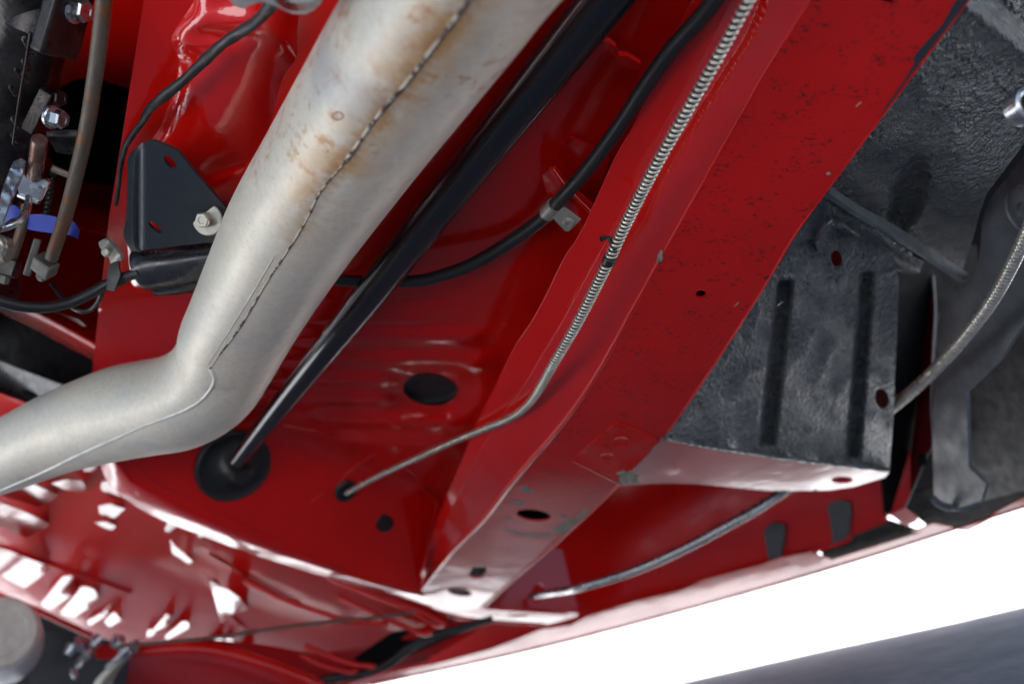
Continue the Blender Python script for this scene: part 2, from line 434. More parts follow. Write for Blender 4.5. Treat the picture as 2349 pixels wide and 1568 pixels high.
# the bodywork overhead, whose shade lies on the ground; its outer edge runs along the sill
HZ = 1.05
G1, G2 = ghit(2349, 1427), ghit(1600, 1582)
e = (G2 - G1).normalized(); k = HZ / sd.z
E1 = G1 + sd * k; inw = Vector((e.y, -e.x, 0))
if inw.y > 0: inw = -inw
def edge_pt(px, py, dy=0): return ghit(px, py) + sd * k
far = [E1 - e * 1.3]
for px, py in ((2349, 1415), (2340, 1410), (2310, 1410), (2290, 1416), (2272, 1438), (2240, 1444), (2050, 1488), (2010, 1484), (1970, 1492), (1955, 1512), (1900, 1522)):
    far.append(edge_pt(px, py + 14))
far += [E1 + e * 1.6]
top = [Vector((q.x, q.y, HZ)) for q in far]
near = [top[-1] + inw * 2.1, top[0] + inw * 2.1]
poly = top + near; npt = len(poly)
V = poly + [q + Vector((0, 0, 0.04)) for q in poly]
F = [tuple(range(npt)), tuple(range(2 * npt - 1, npt - 1, -1))] + [(i, (i + 1) % npt, (i + 1) % npt + npt, i + npt) for i in range(npt)]
link('body_shell', V, F, DARK, car, smooth=False)

# near-black backdrop sheet added behind the gaps, their shade in its colour
sheet('dark_backdrop', [(-500, -500), (2700, -500), (2700, 1050), (2349, 1110), (2080, 1168), (1800, 1275), (1450, 1375), (1175, 1465), (800, 1560), (-100, 1700), (-500, 1500)],
      plane((0, 0, 1.26), (0, 1500, 1.62), (2349, 1100, 1.26)), DARK, car, step=120)

# floor pan with swages, plug hole
def seg_rise(x, y, x0, x1, yy, slope, hw, amp):
    yl = yy + slope * (x - x0); t_ = abs(y - yl) / hw
    if t_ >= 1: return 0
    ends = min(1, max(0, (x - x0) / 50), ) * min(1, max(0, (x1 - x) / 50))
    return amp * (0.5 + 0.5 * math.cos(math.pi * t_)) ** 0.6 * max(0, ends)
def floor_relief(x, y):
    z = 0
    for a in ((560, 1000, 731, 0.0, 17, .0045), (560, 1130, 772, 0.0, 22, .005), (560, 1150, 822, 0.02, 24, .006), (560, 940, 868, 0.02, 24, .007),
              (560, 920, 915, 0.0, 22, .007), (700, 1080, 960, 0.02, 20, .006), (560, 1050, 706, 0, 12, .003), (760, 1090, 1008, .05, 18, .004)):
        z += seg_rise(x, y, *a)
    q = math.hypot((x - 987) / 95, (y - 893) / 60)
    if q < 1.5: z -= 0.010 * (0.5 + 0.5 * math.cos(math.pi * min(1, max(0, (q - 0.6) / 0.9))))
    z += 0.012 * math.exp(-(((x - 1200) / 150) ** 2 + ((y - 480) / 160) ** 2))
    return z * 1.5
def floor_d(x, y):
    a, b = flr(x, y), wal(x, y); h = 0.018
    t_ = max(0, min(1, 0.5 + 0.5 * (b - a) / h))
    return b + (a - b) * t_ - h * t_ * (1 - t_)
FP = [(380, -300), (1900, -300), (1700, 0), (1560, 300), (1450, 560), (1330, 800), (1200, 1000), (1072, 1130), (1012, 1250), (972, 1345), (965, 1356), (860, 1331), (740, 1291), (590, 1236),
      (480, 1196), (400, 1160), (300, 1106), (256, 1046), (200, 950), (250, 500), (330, 0)]
sheet('floor_pan', FP, floor_d, REDL, car, holes=[ell(987, 893, 62, 38, 8, 30), ell(793, 1124, 17, 17), ell(883, 1201, 20, 22)], step=11, relief=floor_relief, thick=0.0012, angle=60)
pn = (W(987, 893, flr(987, 893)) - CAM)
def surf_normal(df, x, y):
    a = W(x, y, df(x, y)); b = W(x + 8, y, df(x + 8, y)); c = W(x, y + 8, df(x, y + 8)); nn = (b - a).cross(c - a).normalized()
    return nn if nn.dot(CAM - a) > 0 else -nn
fn = surf_normal(flr, 987, 893); wn = surf_normal(wal, 700, 1130)
c = W(987, 893, flr(987, 893) + .008)
lathe('rubber_plug', W(987, 893, flr(987, 893) + .014), fn, [(.0258, -.006), (.0258, .0), (.0247, .0), (.0242, -.004), (.023, -.0046), (.004, -.005)], RUB, car, seg=44)
lathe('hole_plug', W(883, 1201, wal(883, 1201) + .003), wn, [(.0115, -.004), (.0115, 0.0), (.009, .001), (.002, .001)], RUB, car)
# weld lips and pleats on the lower wall
for pts, r_ in (([(650, 975), (760, 1000), (870, 1050), (940, 1082), (1004, 1152)], 2.2), ([(1005, 1150), (990, 1210), (975, 1280), (962, 1330)], 3), ([(1068, 1160), (1050, 1240), (1030, 1300)], 3),
                ([(1165, 830), (1120, 920), (1080, 1000), (1060, 1040)], 2.2), ([(715, 1150), (790, 1090), (860, 1040)], 2)):
    tube('pressed_crease', [(x, y, floor_d(x, y) - .0008, r_) for x, y in pts], RED, car, n=24, seg=8)
# bright rolled lower edge of that wall, turning under
r0 = [(262, 1000), (288, 1048), (338, 1092), (418, 1138), (500, 1176), (600, 1222), (740, 1283), (860, 1326), (968, 1354)]
r1 = [(240, 1030), (266, 1078), (318, 1122), (396, 1168), (480, 1206), (590, 1250), (735, 1302), (858, 1341), (975, 1370)]
r2 = [(226, 1050), (248, 1106), (298, 1152), (378, 1194), (466, 1228), (582, 1270), (730, 1316), (855, 1352), (985, 1385)]
def wd(x, y, o): return floor_d(x, y) + o
loft('wall_bottom_roll', [[(x, y, floor_d(x, y) - .001) for x, y in r0], [(x, y, floor_d(*q) + .014) for (x, y), q in zip(r1, r0)], [(x, y, floor_d(*q) + .055) for (x, y), q in zip(r2, r0)]],
     RED, car, n=70, sub=7, angle=80)

# transmission tunnel, the big pressed bulge
TL = [(360, -300), (354, 0), (337, 100), (320, 200), (302, 300), (267, 434), (250, 530), (258, 580), (262, 640), (250, 700), (225, 755)]
def tun_left(y):
    for (a, b), (c_, d_) in zip(TL, TL[1:]):
        if b <= y <= d_: return a + (c_ - a) * (y - b) / (d_ - b)
    return TL[-1][0]
def tun_b(x, y):
    base = 1 / (1.95 - 0.00089 * y)
    s = (x - tun_left(y)) / 105
    if s < 1.3: base += 0.05 * max(0, 1 - s / 1.3) ** 2.6
    if x > 560: base += 0.10 * ((x - 560) / 300) ** 2
    if y > 640: base += 0.40 * ((y - 640) / 160) ** 2
    # soft pressed hollow with a raised rim
    q = math.hypot((x - 520) / 190, (y - 250) / 190); base += 0.007 * math.exp(-(q ** 4)) 
    base -= 0.005 * math.exp(-((q - 1.05) / .16) ** 2)
    base -= 0.012 * math.exp(-(((x - 350) / 90) ** 2 + ((y - 715) / 30) ** 2))
    base += 0.006 * math.sin(x / 60 + y / 95)
    return base
def facing(px, py, d, tgt):
    P = W(px, py, d); V = (P - CAM).normalized(); T = (Vector(tgt) - P).normalized()
    return tilted(px, py, d, (V - T).normalized())
FAC = [(x, y, sx, sy, sl, facing(x, y, tun_b(x, y), (-1.1, -1.5, 0))) for x, y, sx, sy, sl in ((488, 92, 78, 24, .08), (392, 28, 48, 34, -.6), (528, 396, 44, 20, -.2))]  # facets shaped into the tunnel to mirror sunlit ground as pale highlights
def tun_d(x, y):
    b = tun_b(x, y)
    for x0, y0, sx, sy, sl, f in FAC:
        r_ = ((x - x0) / sx) ** 2 + ((y - y0 - sl * (x - x0)) / sy) ** 2
        if r_ < 6: k_ = .9 * math.exp(-r_); b = b * (1 - k_) + f(x, y) * k_
    return b
sheet('transmission_tunnel', TL + [(262, 805), (420, 830), (640, 800), (900, 480), (1120, 100), (1250, -300)], tun_d, REDT, car, step=9, angle=70, thick=0.0012)
# left inner panels in shade
loft('tunnel_side', [[(x + 3, y, tun_d(x + 3, y) + .002) for x, y in TL], [(x + 10, y, 1.2) for x, y in TL]], RED, car, n=40, sub=1)
loft('bay_side_blocker', [[(-60, y, .66) for y in range(-300, 801, 100)], [(-90, y, 1.2) for y in range(-300, 801, 100)]], DARK, car, n=10)  # unseen wall added to keep light off the inner panel
loft('bay_top_blocker', [[(x, -110, .60) for x in range(-100, 401, 100)], [(x, -130, .9) for x in range(-100, 401, 100)]], DARK, car, n=10)  # unseen cover added to block light from above the inner panel
sheet('inner_panel', [(-200, -300), (420, -300), (420, 400), (330, 860), (270, 815), (180, 735), (60, 690), (-200, 560)], plane((0, 0, 1.05), (400, 0, 1.18), (200, 700, 1.0)), RED, car, step=60)
loft('cross_rail', [[(-60, 625, .93), (60, 690, .93), (180, 740, .93), (290, 812, .93), (340, 850, .93)], [(-60, 650, .915), (60, 705, .915), (175, 765, .915), (275, 825, .915), (320, 860, .915)],
                    [(-60, 668, .93), (60, 722, .93), (170, 778, .93), (262, 833, .93), (300, 870, .93)], [(-60, 690, .99), (60, 745, .99), (165, 800, .99), (255, 850, .99), (290, 880, .99)]], RED, car, n=30, sub=4)
tube('cross_rail_lip', [(226, 520, .93, 3), (262, 540, .93, 3), (330, 545, .93, 3)][:2] + [(150, 515, .93, 3)], RED, car, n=8, seg=6)

# ------------------------------------------------------------------ frame rail
A0 = [(1610, -60), (1588, 0), (1541, 100), (1455, 284), (1408, 370), (1338, 523), (1296, 590), (1262, 660), (1222, 735), (1182, 795), (1150, 860), (1100, 960), (1045, 1090), (1000, 1200), (962, 1330)]
A1 = [(1705, -60), (1675, 0), (1605, 140), (1540, 262), (1475, 390), (1408, 523), (1361, 610), (1288, 743), (1250, 805), (1195, 895), (1130, 990), (1075, 1085), (1030, 1180), (985, 1285), (966, 1342)]
A2 = [(1895, -60), (1859, 0), (1762, 155), (1660, 335), (1555, 523), (1451, 710), (1375, 847), (1301, 957), (1225, 1046), (1175, 1105), (1107, 1192), (1034, 1265), (967, 1349)]
A3 = [(2265, -60), (2221, 0), (2095, 168), (1960, 350), (1832, 523), (1762, 640), (1680, 770), (1600, 890), (1530, 990), (1512, 1010), (1421, 1107), (1295, 1225), (1175, 1329), (1105, 1393)]
for r_ in (A0, A1, A2, A3):
    r_.insert(0, (r_[0][0] + 3.5 * (r_[0][0] - r_[1][0]), r_[0][1] + 3.5 * (r_[0][1] - r_[1][1])))
deep = lambda k: (lambda x, y: ral(x, y) * k)
def D3(rows, f): return [(x, y, f(x, y)) for x, y in rows]
loft('rail_flange', [D3(A0, lambda x, y: min(ral(x, y) * 1.065, floor_d(x, y) - .004)), D3(A1, lambda x, y: min(ral(x, y) * 1.05, floor_d(x, y) - .008))], RED, car, n=120, thick=.0015)
loft('rail_web', [D3(A1, lambda x, y: min(ral(x, y) * 1.05, floor_d(x, y) - .008)), D3(A2, lambda x, y: ral(x, y) + .002)], REDM, car, n=120, sub=1, thick=.0012)
tube('flange_fold', [(x, y, min(ral(x, y) * 1.05, floor_d(x, y) - .008) - .0006, 1.8) for x, y in A1], RED, car, n=120, seg=10)
tube('flange_lip', [(x, y, min(ral(x, y) * 1.065, floor_d(x, y) - .004) - .0006, 1.5) for x, y in A0[:12]], RED, car, n=100, seg=8)
face = [(x + 2, y + 2) for x, y in catmull(A2, 60)] + [(978, 1392), (1040, 1402)] + list(reversed(catmull(A3, 60)))
sheet('rail_face', face, ral, REDS, car, step=20, thick=.002,
      holes=[ell(1608, 675, 12, 9), ell(2037, -2, 17, 12), ell(1225, 1181, 39, 13, 7, 26), [(1085, 1300), (1114, 1299), (1117, 1307), (1107, 1323), (1084, 1325), (1076, 1316)], ell(1055, 1357, 29, 9, 9)],
      relief=lambda x, y: -0.006 * max(0, 1 - abs(y - 1420) / 110) ** 2)
tube('rail_corner', [(x, y, ral(x, y) + .0020, 5.5) for x, y in A2], RED, car, n=130, seg=12)
loft('rail_outer_web', [D3(A3, lambda x, y: ral(x, y) + .001), D3(A3, lambda x, y: ral(x, y) * 1.10)], UNDS, car, n=80, thick=.001)
tube('rail_outer_edge', [(x + 1, y + 1, ral(x, y) + .0008, 2.6) for x, y in A3[:10]], REDD, car, n=80, seg=8)
tube('rail_outer_edge', [(x + 1, y + 1, ral(x, y) + .0008, 3.2) for x, y in A3[11:]], RED, car, n=40, seg=8)
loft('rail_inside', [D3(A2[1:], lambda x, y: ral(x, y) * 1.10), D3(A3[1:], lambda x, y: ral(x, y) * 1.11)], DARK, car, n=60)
# slots in the web
def webd(x, y): return ral(x, y) * 1.06
for c_, rx, ry, ro in (((1556, 376), 21, 5, -66), ((1430, 762), 8, 3, -60), ((1093, 1110), 20, 4, -72)):
    pass
# reinforcement plate and gusset
rp = [(1415, 967), (1470, 988), (1512, 1009), (1468, 1060), (1421, 1106), (1315, 1055), (1322, 1045)]
sheet('reinforcement_plate', rp, lambda x, y: ral(x, y) - .0022, REDD, car, step=16, thick=.002)
tube('plate_weld_edge', [(1315, 1056, ral(1315, 1056) - .002, 2), (1421, 1108, ral(1421, 1108) - .002, 2.4)], RED, car, n=6, seg=8)
for x, y, rr_ in ((1425, 1010, 18), (1392, 1046, 17)):
    lathe('spot_weld', W(x, y, ral(x, y) - .0020), surf_normal(ral, x, y), [(rr_ / FPX * .8, -.001), (rr_ / FPX * .78, .0007), (rr_ / FPX * .6, .0002), (.001, -.0001)], RED, car)
gus = [(1500, 1018), (1512, 1006), (1540, 1012), (1600, 1022), (1770, 1050), (1900, 1066), (2040, 1082), (2030, 1094), (1960, 1115), (1900, 1124), (1770, 1125), (1690, 1118), (1600, 1110), (1530, 1107), (1430, 1112), (1421, 1105), (1460, 1065)]
TGT = (0.35, 1.0, -0.30)
GD = strip((1512, 1008, .826), (2040, 1082, .95), 65)
sheet('gusset', gus, GD, RED, car, step=14, holes=[ell(1932, 1100, 25, 8, 0)], thick=.002,
      relief=lambda x, y: .004 * math.exp(-(((x - 1548) / 11) ** 2 + ((y - 1066) / 8) ** 2)) + .003 * math.exp(-(((x - 1665) / 9) ** 2 + ((y - 1077) / 6) ** 2)) + .0005 * math.sin(x / 37) - (max(0, x - 1870) * .00012))

# chips and scuffs
def patch(name, poly, df, mat, lift=.0012):
    sheet(name, poly, lambda x, y: df(x, y) - lift, mat, car, step=9, thick=.0006)
def ragged(cx, cy, rx, ry, rot, n=18, seed=0):
    random.seed(seed); c_, s_ = math.cos(rad(rot)), math.sin(rad(rot)); out = []
    for i in range(n):
        th = 2 * math.pi * i / n; k_ = random.uniform(.6, 1.15); x = rx * math.cos(th) * k_; y = ry * math.sin(th) * k_
        out.append((cx + x * c_ - y * s_, cy + x * s_ + y * c_))
    return out
patch('paint_chip', ragged(1440, 1094, 28, 17, 5, seed=1), lambda x, y: ral(x, y) - .003, CHIP)
patch('paint_chip', [(1264, 1216), (1290, 1200), (1318, 1186), (1345, 1166), (1352, 1172), (1320, 1200), (1300, 1219), (1284, 1226)], ral, CHIP)
patch('paint_chip', ragged(1514, 590, 6, 17, 15, 12, seed=2), ral, CHIP)
patch('paint_chip', ragged(1931 - 30, 399, 7, 3, 0, 10, seed=3), ral, CHIP)
for i, (x, y, a, b, r_) in enumerate(((1207, 1122, 20, 6, 20), (1185, 1152, 22, 6, 10), (1226, 1226, 44, 6, 2), (1172, 1217, 16, 4, 5), (1290, 1183, 12, 3, 20), (1165, 1190, 9, 3, 30))):
    patch('paint_scuff', ragged(x, y, a, b, r_, 16, seed=10 + i), ral, SCUF, .0006)
random.seed(31)
for i in range(4):
    x, y = ((1970, 240), (1690, 698), (1790, 697), (1905, 510))[i]
    patch('scratch', ragged(x, y, 9, 1.3, -40, 10, seed=40 + i), ral, CHIP, .0006)
patch('paint_overspray', [(2195, 0), (2221, 0), (2105, 150), (2040, 240), (2020, 262), (2060, 205), (2068, 196), (2096, 150), (2098, 128), (2130, 92), (2160, 60)], ral, BRKT, .0005)

# rail end bracket and its bright flange
be = [(1155, 1322), (1235, 1240), (1290, 1262), (1306, 1330), (1326, 1398), (1300, 1410), (1150, 1400), (1100, 1396)]
BD = plane((1175, 1329, 1.27), (1326, 1400, 1.27), (1240, 1250, 1.30))
sheet('end_bracket', be, BD, RED, car, step=16, holes=[ell(1233, 1360, 15, 23, 10)])
ff = [(960, 1352), (985, 1372), (1060, 1393), (1110, 1396), (1200, 1398), (1324, 1405), (1326, 1412), (1290, 1422), (1255, 1431), (1175, 1427), (1090, 1420), (1020, 1404), (900, 1362), (905, 1352)]
sheet('end_flange', ff, strip((960, 1352, 1.19), (1324, 1405, 1.26), 72), RED, car, step=14, holes=[ell(1186, 1411, 26, 3, 0)])
tube('end_flange_edge', [(880, 1352, 1.2, 3), (960, 1385, 1.21, 3.5), (1030, 1409, 1.21, 4), (1100, 1421, 1.22, 4), (1250, 1431, 1.25, 3)], RED, car, n=30, seg=8)

# inner sill wall, dark under the rail
iw = [(1300, 1100), (1421, 1080), (1800, 1060), (2130, 1030), (2128, 1042), (2076, 1165), (2034, 1178), (2031, 1195), (1954, 1227), (1952, 1238), (1910, 1254), (1890, 1262), (1795, 1295), (1752, 1310), (1640, 1345), (1612, 1352),
      (1452, 1397), (1308, 1446), (1175, 1486), (1121, 1505), (1000, 1532), (887, 1555), (800, 1580), (760, 1620), (560, 1640), (700, 1500), (1000, 1430), (1110, 1380), (1080, 1330), (1180, 1200)]
IW = plane((2050, 1150, 1.10), (1180, 1450, 1.40), (1500, 1150, 1.27))
sheet('inner_sill', iw, IW, RED, car, step=30)
tube('sill_seam', [(x, y, IW(x, y) - .001, 2) for x, y in ((2076, 1163), (2034, 1178), (2031, 1195), (1954, 1227), (1952, 1238), (1910, 1254), (1899, 1243), (1795, 1275), (1752, 1292))], RED, car, n=60, seg=6)
# pale sill flange on the outside
S_in = [(2480, 1110), (2349, 1160), (2230, 1213), (2160, 1200), (2116, 1222), (2050, 1196), (1990, 1240), (1905, 1284), (1860, 1268), (1795, 1275), (1752, 1292), (1612, 1328), (1575, 1348), (1452, 1378), (1355, 1408), (1241, 1441), (1175, 1468), (1121, 1488), (887, 1541), (700, 1600)]
S_out = [(2480, 1124), (2349, 1162), (2230, 1200 + 2), (1999, 1275), (1762, 1345), (1450, 1431), (1175, 1500), (850, 1575), (760, 1600)]
sp = [(2480, 1100), (2349, 1144), (2290, 1175), (2222, 1216), (2140, 1200), (2080, 1220), (2120, 1240), (2116, 1218), (2072, 1196), (2085, 1168), (2040, 1178), (2030, 1196), (2116, 1219), (2050, 1243), (1908, 1284), (1862, 1264), (1795, 1276), (1752, 1293), (1612, 1330), (1575, 1350), (1452, 1380), (1355, 1410), (1308, 1433), (1241, 1443), (1175, 1470), (1121, 1490), (1000, 1522), (887, 1543), (760, 1580), (790, 1592), (850, 1570), (1175, 1500), (1450, 1431), (1762, 1345), (1999, 1275), (2230, 1201), (2349, 1163), (2480, 1122)]
SPD = strip((2349, 1162, 1.10), (1175, 1500, 1.34), 67)
sp2 = [(2480, 1100), (2349, 1142), (2290, 1172), (2222, 1216), (2205, 1214), (2140, 1200), (2076, 1224), (2060, 1218), (2112, 1196), (2075, 1165), (2040, 1178), (2034, 1182), (2070, 1196), (2116, 1218)]
sill_poly = [(2480, 1100), (2349, 1142), (2290, 1172), (2222, 1216), (2140, 1200), (2090, 1218), (2116, 1219), (1908, 1284), (1862, 1264), (1795, 1276), (1752, 1293), (1612, 1330), (1575, 1350), (1452, 1380), (1355, 1410), (1308, 1433), (1241, 1443), (1175, 1470), (1121, 1490), (1000, 1522), (887, 1543), (760, 1580), (790, 1592), (850, 1570), (1175, 1500), (1450, 1431), (1762, 1345), (1999, 1275), (2230, 1201), (2349, 1163), (2480, 1122)]
sheet('sill_flange', sill_poly, SPD, RED, car, step=16)
sheet('sill_tab', [(2040, 1180), (2076, 1163), (2105, 1185), (2104, 1196), (2080, 1206), (2066, 1198)], lambda x, y: SPD(x, y) - .002, RED, car, step=12)
sheet('sill_tab', [(1800, 1278), (1862, 1265), (1895, 1278), (1880, 1292), (1840, 1302), (1812, 1290)], lambda x, y: SPD(x, y) - .003, REDD, car, step=12)
tube('sill_edge', [(x, y, SPD(x, y) - .001, 3) for x, y in ((2480, 1122), (2349, 1163), (2230, 1201), (1999, 1275), (1762, 1345), (1450, 1431), (1175, 1500), (850, 1570))], RED, car, n=40, seg=8)
sheet('sill_cavity_shade', [(1880, 1262), (2034, 1190), (2140, 1225), (1905, 1300)], lambda x, y: SPD(x, y) + .02, DARK, car, step=30)
sheet('sill_cavity_shade', [(2075, 1165), (2090, 1130), (2200, 1100), (2349, 1080), (2500, 1040), (2500, 1120), (2349, 1150), (2222, 1218), (2130, 1208)], lambda x, y: SPD(x, y) + .03, DARK, car, step=30)
for q in ([(1925 - 28, 1158), (1922, 1145), (1949, 1150), (1953, 1178), (1945, 1230), (1911, 1247), (1903, 1190)], [(1752, 1215), (1772, 1196), (1800, 1202), (1802, 1222), (1790, 1286), (1766, 1292), (1757, 1250)]):
    sheet('sill_clip', q, lambda x, y: IW(x, y) - .006, BRKT, car, step=9, thick=.004)

# ------------------------------------------------------------------ lower left: nose panels seen at a grazing angle
NP = plane((420, 1210, 1.07), (0, 1200, 1.12), (250, 1460, 1.335))
np_poly = [(-150, 990), (225, 1040), (300, 1150), (480, 1228), (735, 1312), (985, 1390), (1030, 1420), (1000, 1440), (900, 1480), (720, 1500), (600, 1480), (470, 1468), (300, 1478), (217, 1459), (0, 1365), (-150, 1300)]
sheet('nose_panel', np_poly, NP, RED, car, step=14, relief=lambda x, y: .001 * math.sin((y - .42 * x) / 26))
def pad(poly, d, tgt=TGT, mat=RED, name='glare_pad', lift=None, th=.0015):  # added pads, shaped and tilted to mirror sunlit ground as white glare
    cx = sum(p_[0] for p_ in poly) / len(poly); cy = sum(p_[1] for p_ in poly) / len(poly)
    hh = max(p_[1] for p_ in poly) - min(p_[1] for p_ in poly)
    dd = NP(cx, cy) - (.062 if cy < 1215 and cx < 70 else .032 if cy < 1205 and cx < 200 else .005 + .0004 * max(0, hh - 40)) if d is None else d
    q = smoothpoly(dens(poly, 14), 44) if len(poly) < 12 else poly
    return sheet(name, q, tilted(cx, cy, dd, Vector((0, -.06 if cy < 1215 and cx < 200 else -.13, -1)).normalized()), mat, car, step=10, thick=th)
def rect(cx, cy, l, w_, ang):
    c_, s_ = math.cos(rad(ang)), math.sin(rad(ang))
    return [(cx + a * l * c_ - b * w_ * s_, cy + a * l * s_ + b * w_ * c_) for a, b in ((-.5, -.5), (.5, -.5), (.5, .5), (-.5, .5))]
GR = (0.1, 1.0, -0.25)
for q in ([(-120, 1090), (-40, 1128), (0, 1150), (60, 1175), (143, 1216), (140, 1232), (128, 1254), (110, 1252), (0, 1208), (-120, 1160)],
          [(-60, 1080), (0, 1100), (60, 1102), (100, 1120), (193, 1158), (190, 1166), (168, 1178), (120, 1172), (20, 1142), (-60, 1110)],
          [(118, 1108), (150, 1100), (188, 1102), (195, 1122), (180, 1128), (150, 1122)],
          [(172, 1080), (200, 1072), (222, 1060), (222, 1078), (206, 1080)],
          [(234, 1104), (262, 1102), (300, 1140), (310, 1160), (250, 1136), (232, 1120)],
          [(226, 1160), (250, 1155), (290, 1168), (300, 1185), (280, 1200), (230, 1180)],
          [(218, 1198), (240, 1196), (285, 1213), (282, 1222), (240, 1210)],
          [(-120, 1210), (0, 1254), (60, 1278), (120, 1302), (128, 1330), (118, 1352), (90, 1362), (40, 1340), (0, 1318), (-120, 1280)],
          [(145, 1322), (165, 1320), (178, 1345), (170, 1362), (140, 1385), (120, 1397), (95, 1385), (108, 1368)],
          [(150, 1392), (190, 1345), (215, 1352), (222, 1372), (200, 1395), (196, 1412), (180, 1418), (140, 1406)],
          [(390, 1236), (400, 1250), (440, 1285), (470, 1303), (462, 1306), (430, 1290), (396, 1268)],
          [(478, 1324), (500, 1344), (520, 1350), (548, 1370), (572, 1398), (565, 1410), (545, 1396), (550, 1420), (556, 1432), (540, 1438), (512, 1432), (500, 1400), (492, 1370)]):
    pad(q, None, GR)
for (x, y, l, w_, a) in ((222, 1420, 42, 14, -28), (262, 1427, 30, 34, -40), (372, 1432, 14, 50, 40), (408, 1447, 60, 18, -40), (385, 1418, 20, 16, 0), (490, 1475, 44, 14, -35), (524, 1472, 22, 14, -20), (565, 1488, 34, 16, -28), (250, 1400, 26, 12, -40),
                        (345, 1455, 14, 20, 10), (395, 1208, 26, 26, 20), (465, 1225, 18, 14, 10)):
    pad([q for q in dens(rect(x, y, l, w_, a), 6)][::2], None, GR, name='glare_bead')  # small added pads standing in for reflected glare marks
# long thin ribs with bright crests
def rib(pts, r_, d0=None, mat=RED, name='pressed_rib'):
    tube(name, [(x, y, NP(x, y) - .004 if d0 is None else d0, r_) for x, y in pts], mat, car, n=30, seg=12)
rib([(754, 1325), (860, 1368), (960, 1400), (1020, 1430)], 5, 1.08)
rib([(880, 1374), (940, 1400), (990, 1430), (1020, 1432)], 5, 1.08)
rib([(775, 1368), (840, 1398), (900, 1425), (970, 1452), (990, 1448)], 6, 1.10)
rib([(560, 1330), (660, 1378), (760, 1412), (800, 1425), (890, 1430)], 7, 1.09)
rib([(700, 1480), (760, 1505), (810, 1522), (860, 1528)], 7, 1.14)
rib([(690, 1500), (740, 1525), (800, 1540), (820, 1535)], 6, 1.14)
rib([(-100, 1318), (0, 1365), (110, 1410), (217, 1460)], 7, 1.2)
rib([(-100, 1225), (0, 1258), (100, 1290), (200, 1325), (300, 1360)], 4)
rib([(490, 1330), (520, 1400), (560, 1440)], 3)
rib([(480, 1270), (600, 1340), (690, 1390)], 3)
# lower nose panel
sheet('lower_nose_panel', [(190, 1480), (300, 1478), (470, 1466), (600, 1478), (720, 1500), (900, 1478), (960, 1440), (1040, 1425), (1130, 1425), (1000, 1500), (860, 1545), (760, 1585), (700, 1640), (250, 1640), (260, 1540)],
      plane((300, 1480, 1.17), (900, 1480, 1.19), (500, 1600, 1.24)), RED, car, step=24, relief=lambda x, y: .01 * math.sin((y - .3 * x) / 30))
sheet('nose_cavity_shade', [(860, 1475), (900, 1448), (985, 1438), (1080, 1425), (1100, 1435), (940, 1500), (860, 1535), (810, 1510)], lambda x, y: 1.175, DARK, car, step=20)
loft('lower_nose_lip', [[(300, 1480, 1.15), (440, 1470, 1.15), (560, 1490, 1.15), (700, 1540, 1.15), (760, 1575, 1.15)], [(300, 1500, 1.145), (440, 1492, 1.145), (550, 1512, 1.145), (680, 1556, 1.145), (740, 1590, 1.145)],
                        [(300, 1520, 1.16), (430, 1512, 1.16), (540, 1530, 1.16), (660, 1575, 1.16), (720, 1610, 1.16)]], RED, car, n=40, sub=5)

# ------------------------------------------------------------------ wheel arch (black undercoat)
arch = thing('wheel_arch', 'black undercoated wheel arch with two long ribs beside the red frame rail', 'wheel arch', W(1800, 800, .85))
LA = plane((1530, 1000, .80), (1900, 480, .665), (2040, 1078, .93))
def la_relief(x, y):
    z = 0
    for x0, x1, ya, yb, hw in ((1800, 1762, 660, 1010, 17), (1990, 1958, 640, 1040, 15)):
        if ya - 20 < y < yb + 15:
            xc = x0 + (x1 - x0) * (y - ya) / (yb - ya); t_ = abs(x - xc) / hw
            z -= .030 * max(0, min(1, (1.25 - t_) / .6)) * min(1, max(0, (y - ya + 20) / 20)) * min(1, max(0, (yb + 15 - y) / 15))
    z += .0025 * noise.noise(Vector((x / 40, y / 60, 0))) + .03 * max(0, 1 - abs(y - 530) / 60) * 0
    if y < 600: z -= 0.03 * ((600 - y) / 90) ** 2
    return z
la = [(1528, 1004), (1560, 948), (1620, 858), (1700, 735), (1762, 636), (1800, 585), (1815, 575), (1860, 560), (1880, 512), (1920, 498), (1960, 520), (2010, 556), (2050, 585), (2062, 640), (2058, 760), (2050, 950), (2040, 1080), (1900, 1064), (1770, 1048), (1600, 1020)]
sheet('arch_panel', la, LA, UND, arch, holes=[ell(1920, 595, 13, 20, -15), ell(2024, 915, 16, 24, -15)], step=5, relief=la_relief, thick=.002, angle=70)
sheet('arch_panel_back', [(1880, 550), (2040, 600), (2040, 960), (1880, 700)], lambda x, y: LA(x, y) + .06, REDD, arch, step=40)
tube('sealer_bead', [(x, y, LA(x, y) - .003, 5) for x, y in ((1532, 1004), (1600, 1018), (1770, 1045), (1900, 1062), (2036, 1078))], UND, arch, n=50, seg=10,
     mod=lambda u, th, L: 1 + .25 * math.sin(L * 900) * math.sin(L * 377 + th))
# left blank between rail and panel
sheet('arch_corner', [(1790, 600), (1830, 530), (1900, 432), (1960, 470), (2040, 540), (2000, 570), (1900, 500), (1860, 560), (1810, 590)], lambda x, y: LA(x, y) + .012, UNDS, arch, step=14)
loft('arch_ridge', [[(1858, 540, .70), (1880, 500, .69), (1920, 488, .69), (1990, 520, .72), (2060, 570, .76), (2120, 600, .80)], [(1870, 560, .685), (1890, 520, .675), (1925, 510, .675), (1980, 545, .70), (2050, 590, .74), (2110, 622, .78)],
                    [(1880, 590, .70), (1900, 548, .695), (1930, 535, .695), (1975, 572, .72), (2040, 612, .76), (2100, 640, .80)]], UND, arch, n=60, sub=6, angle=80)
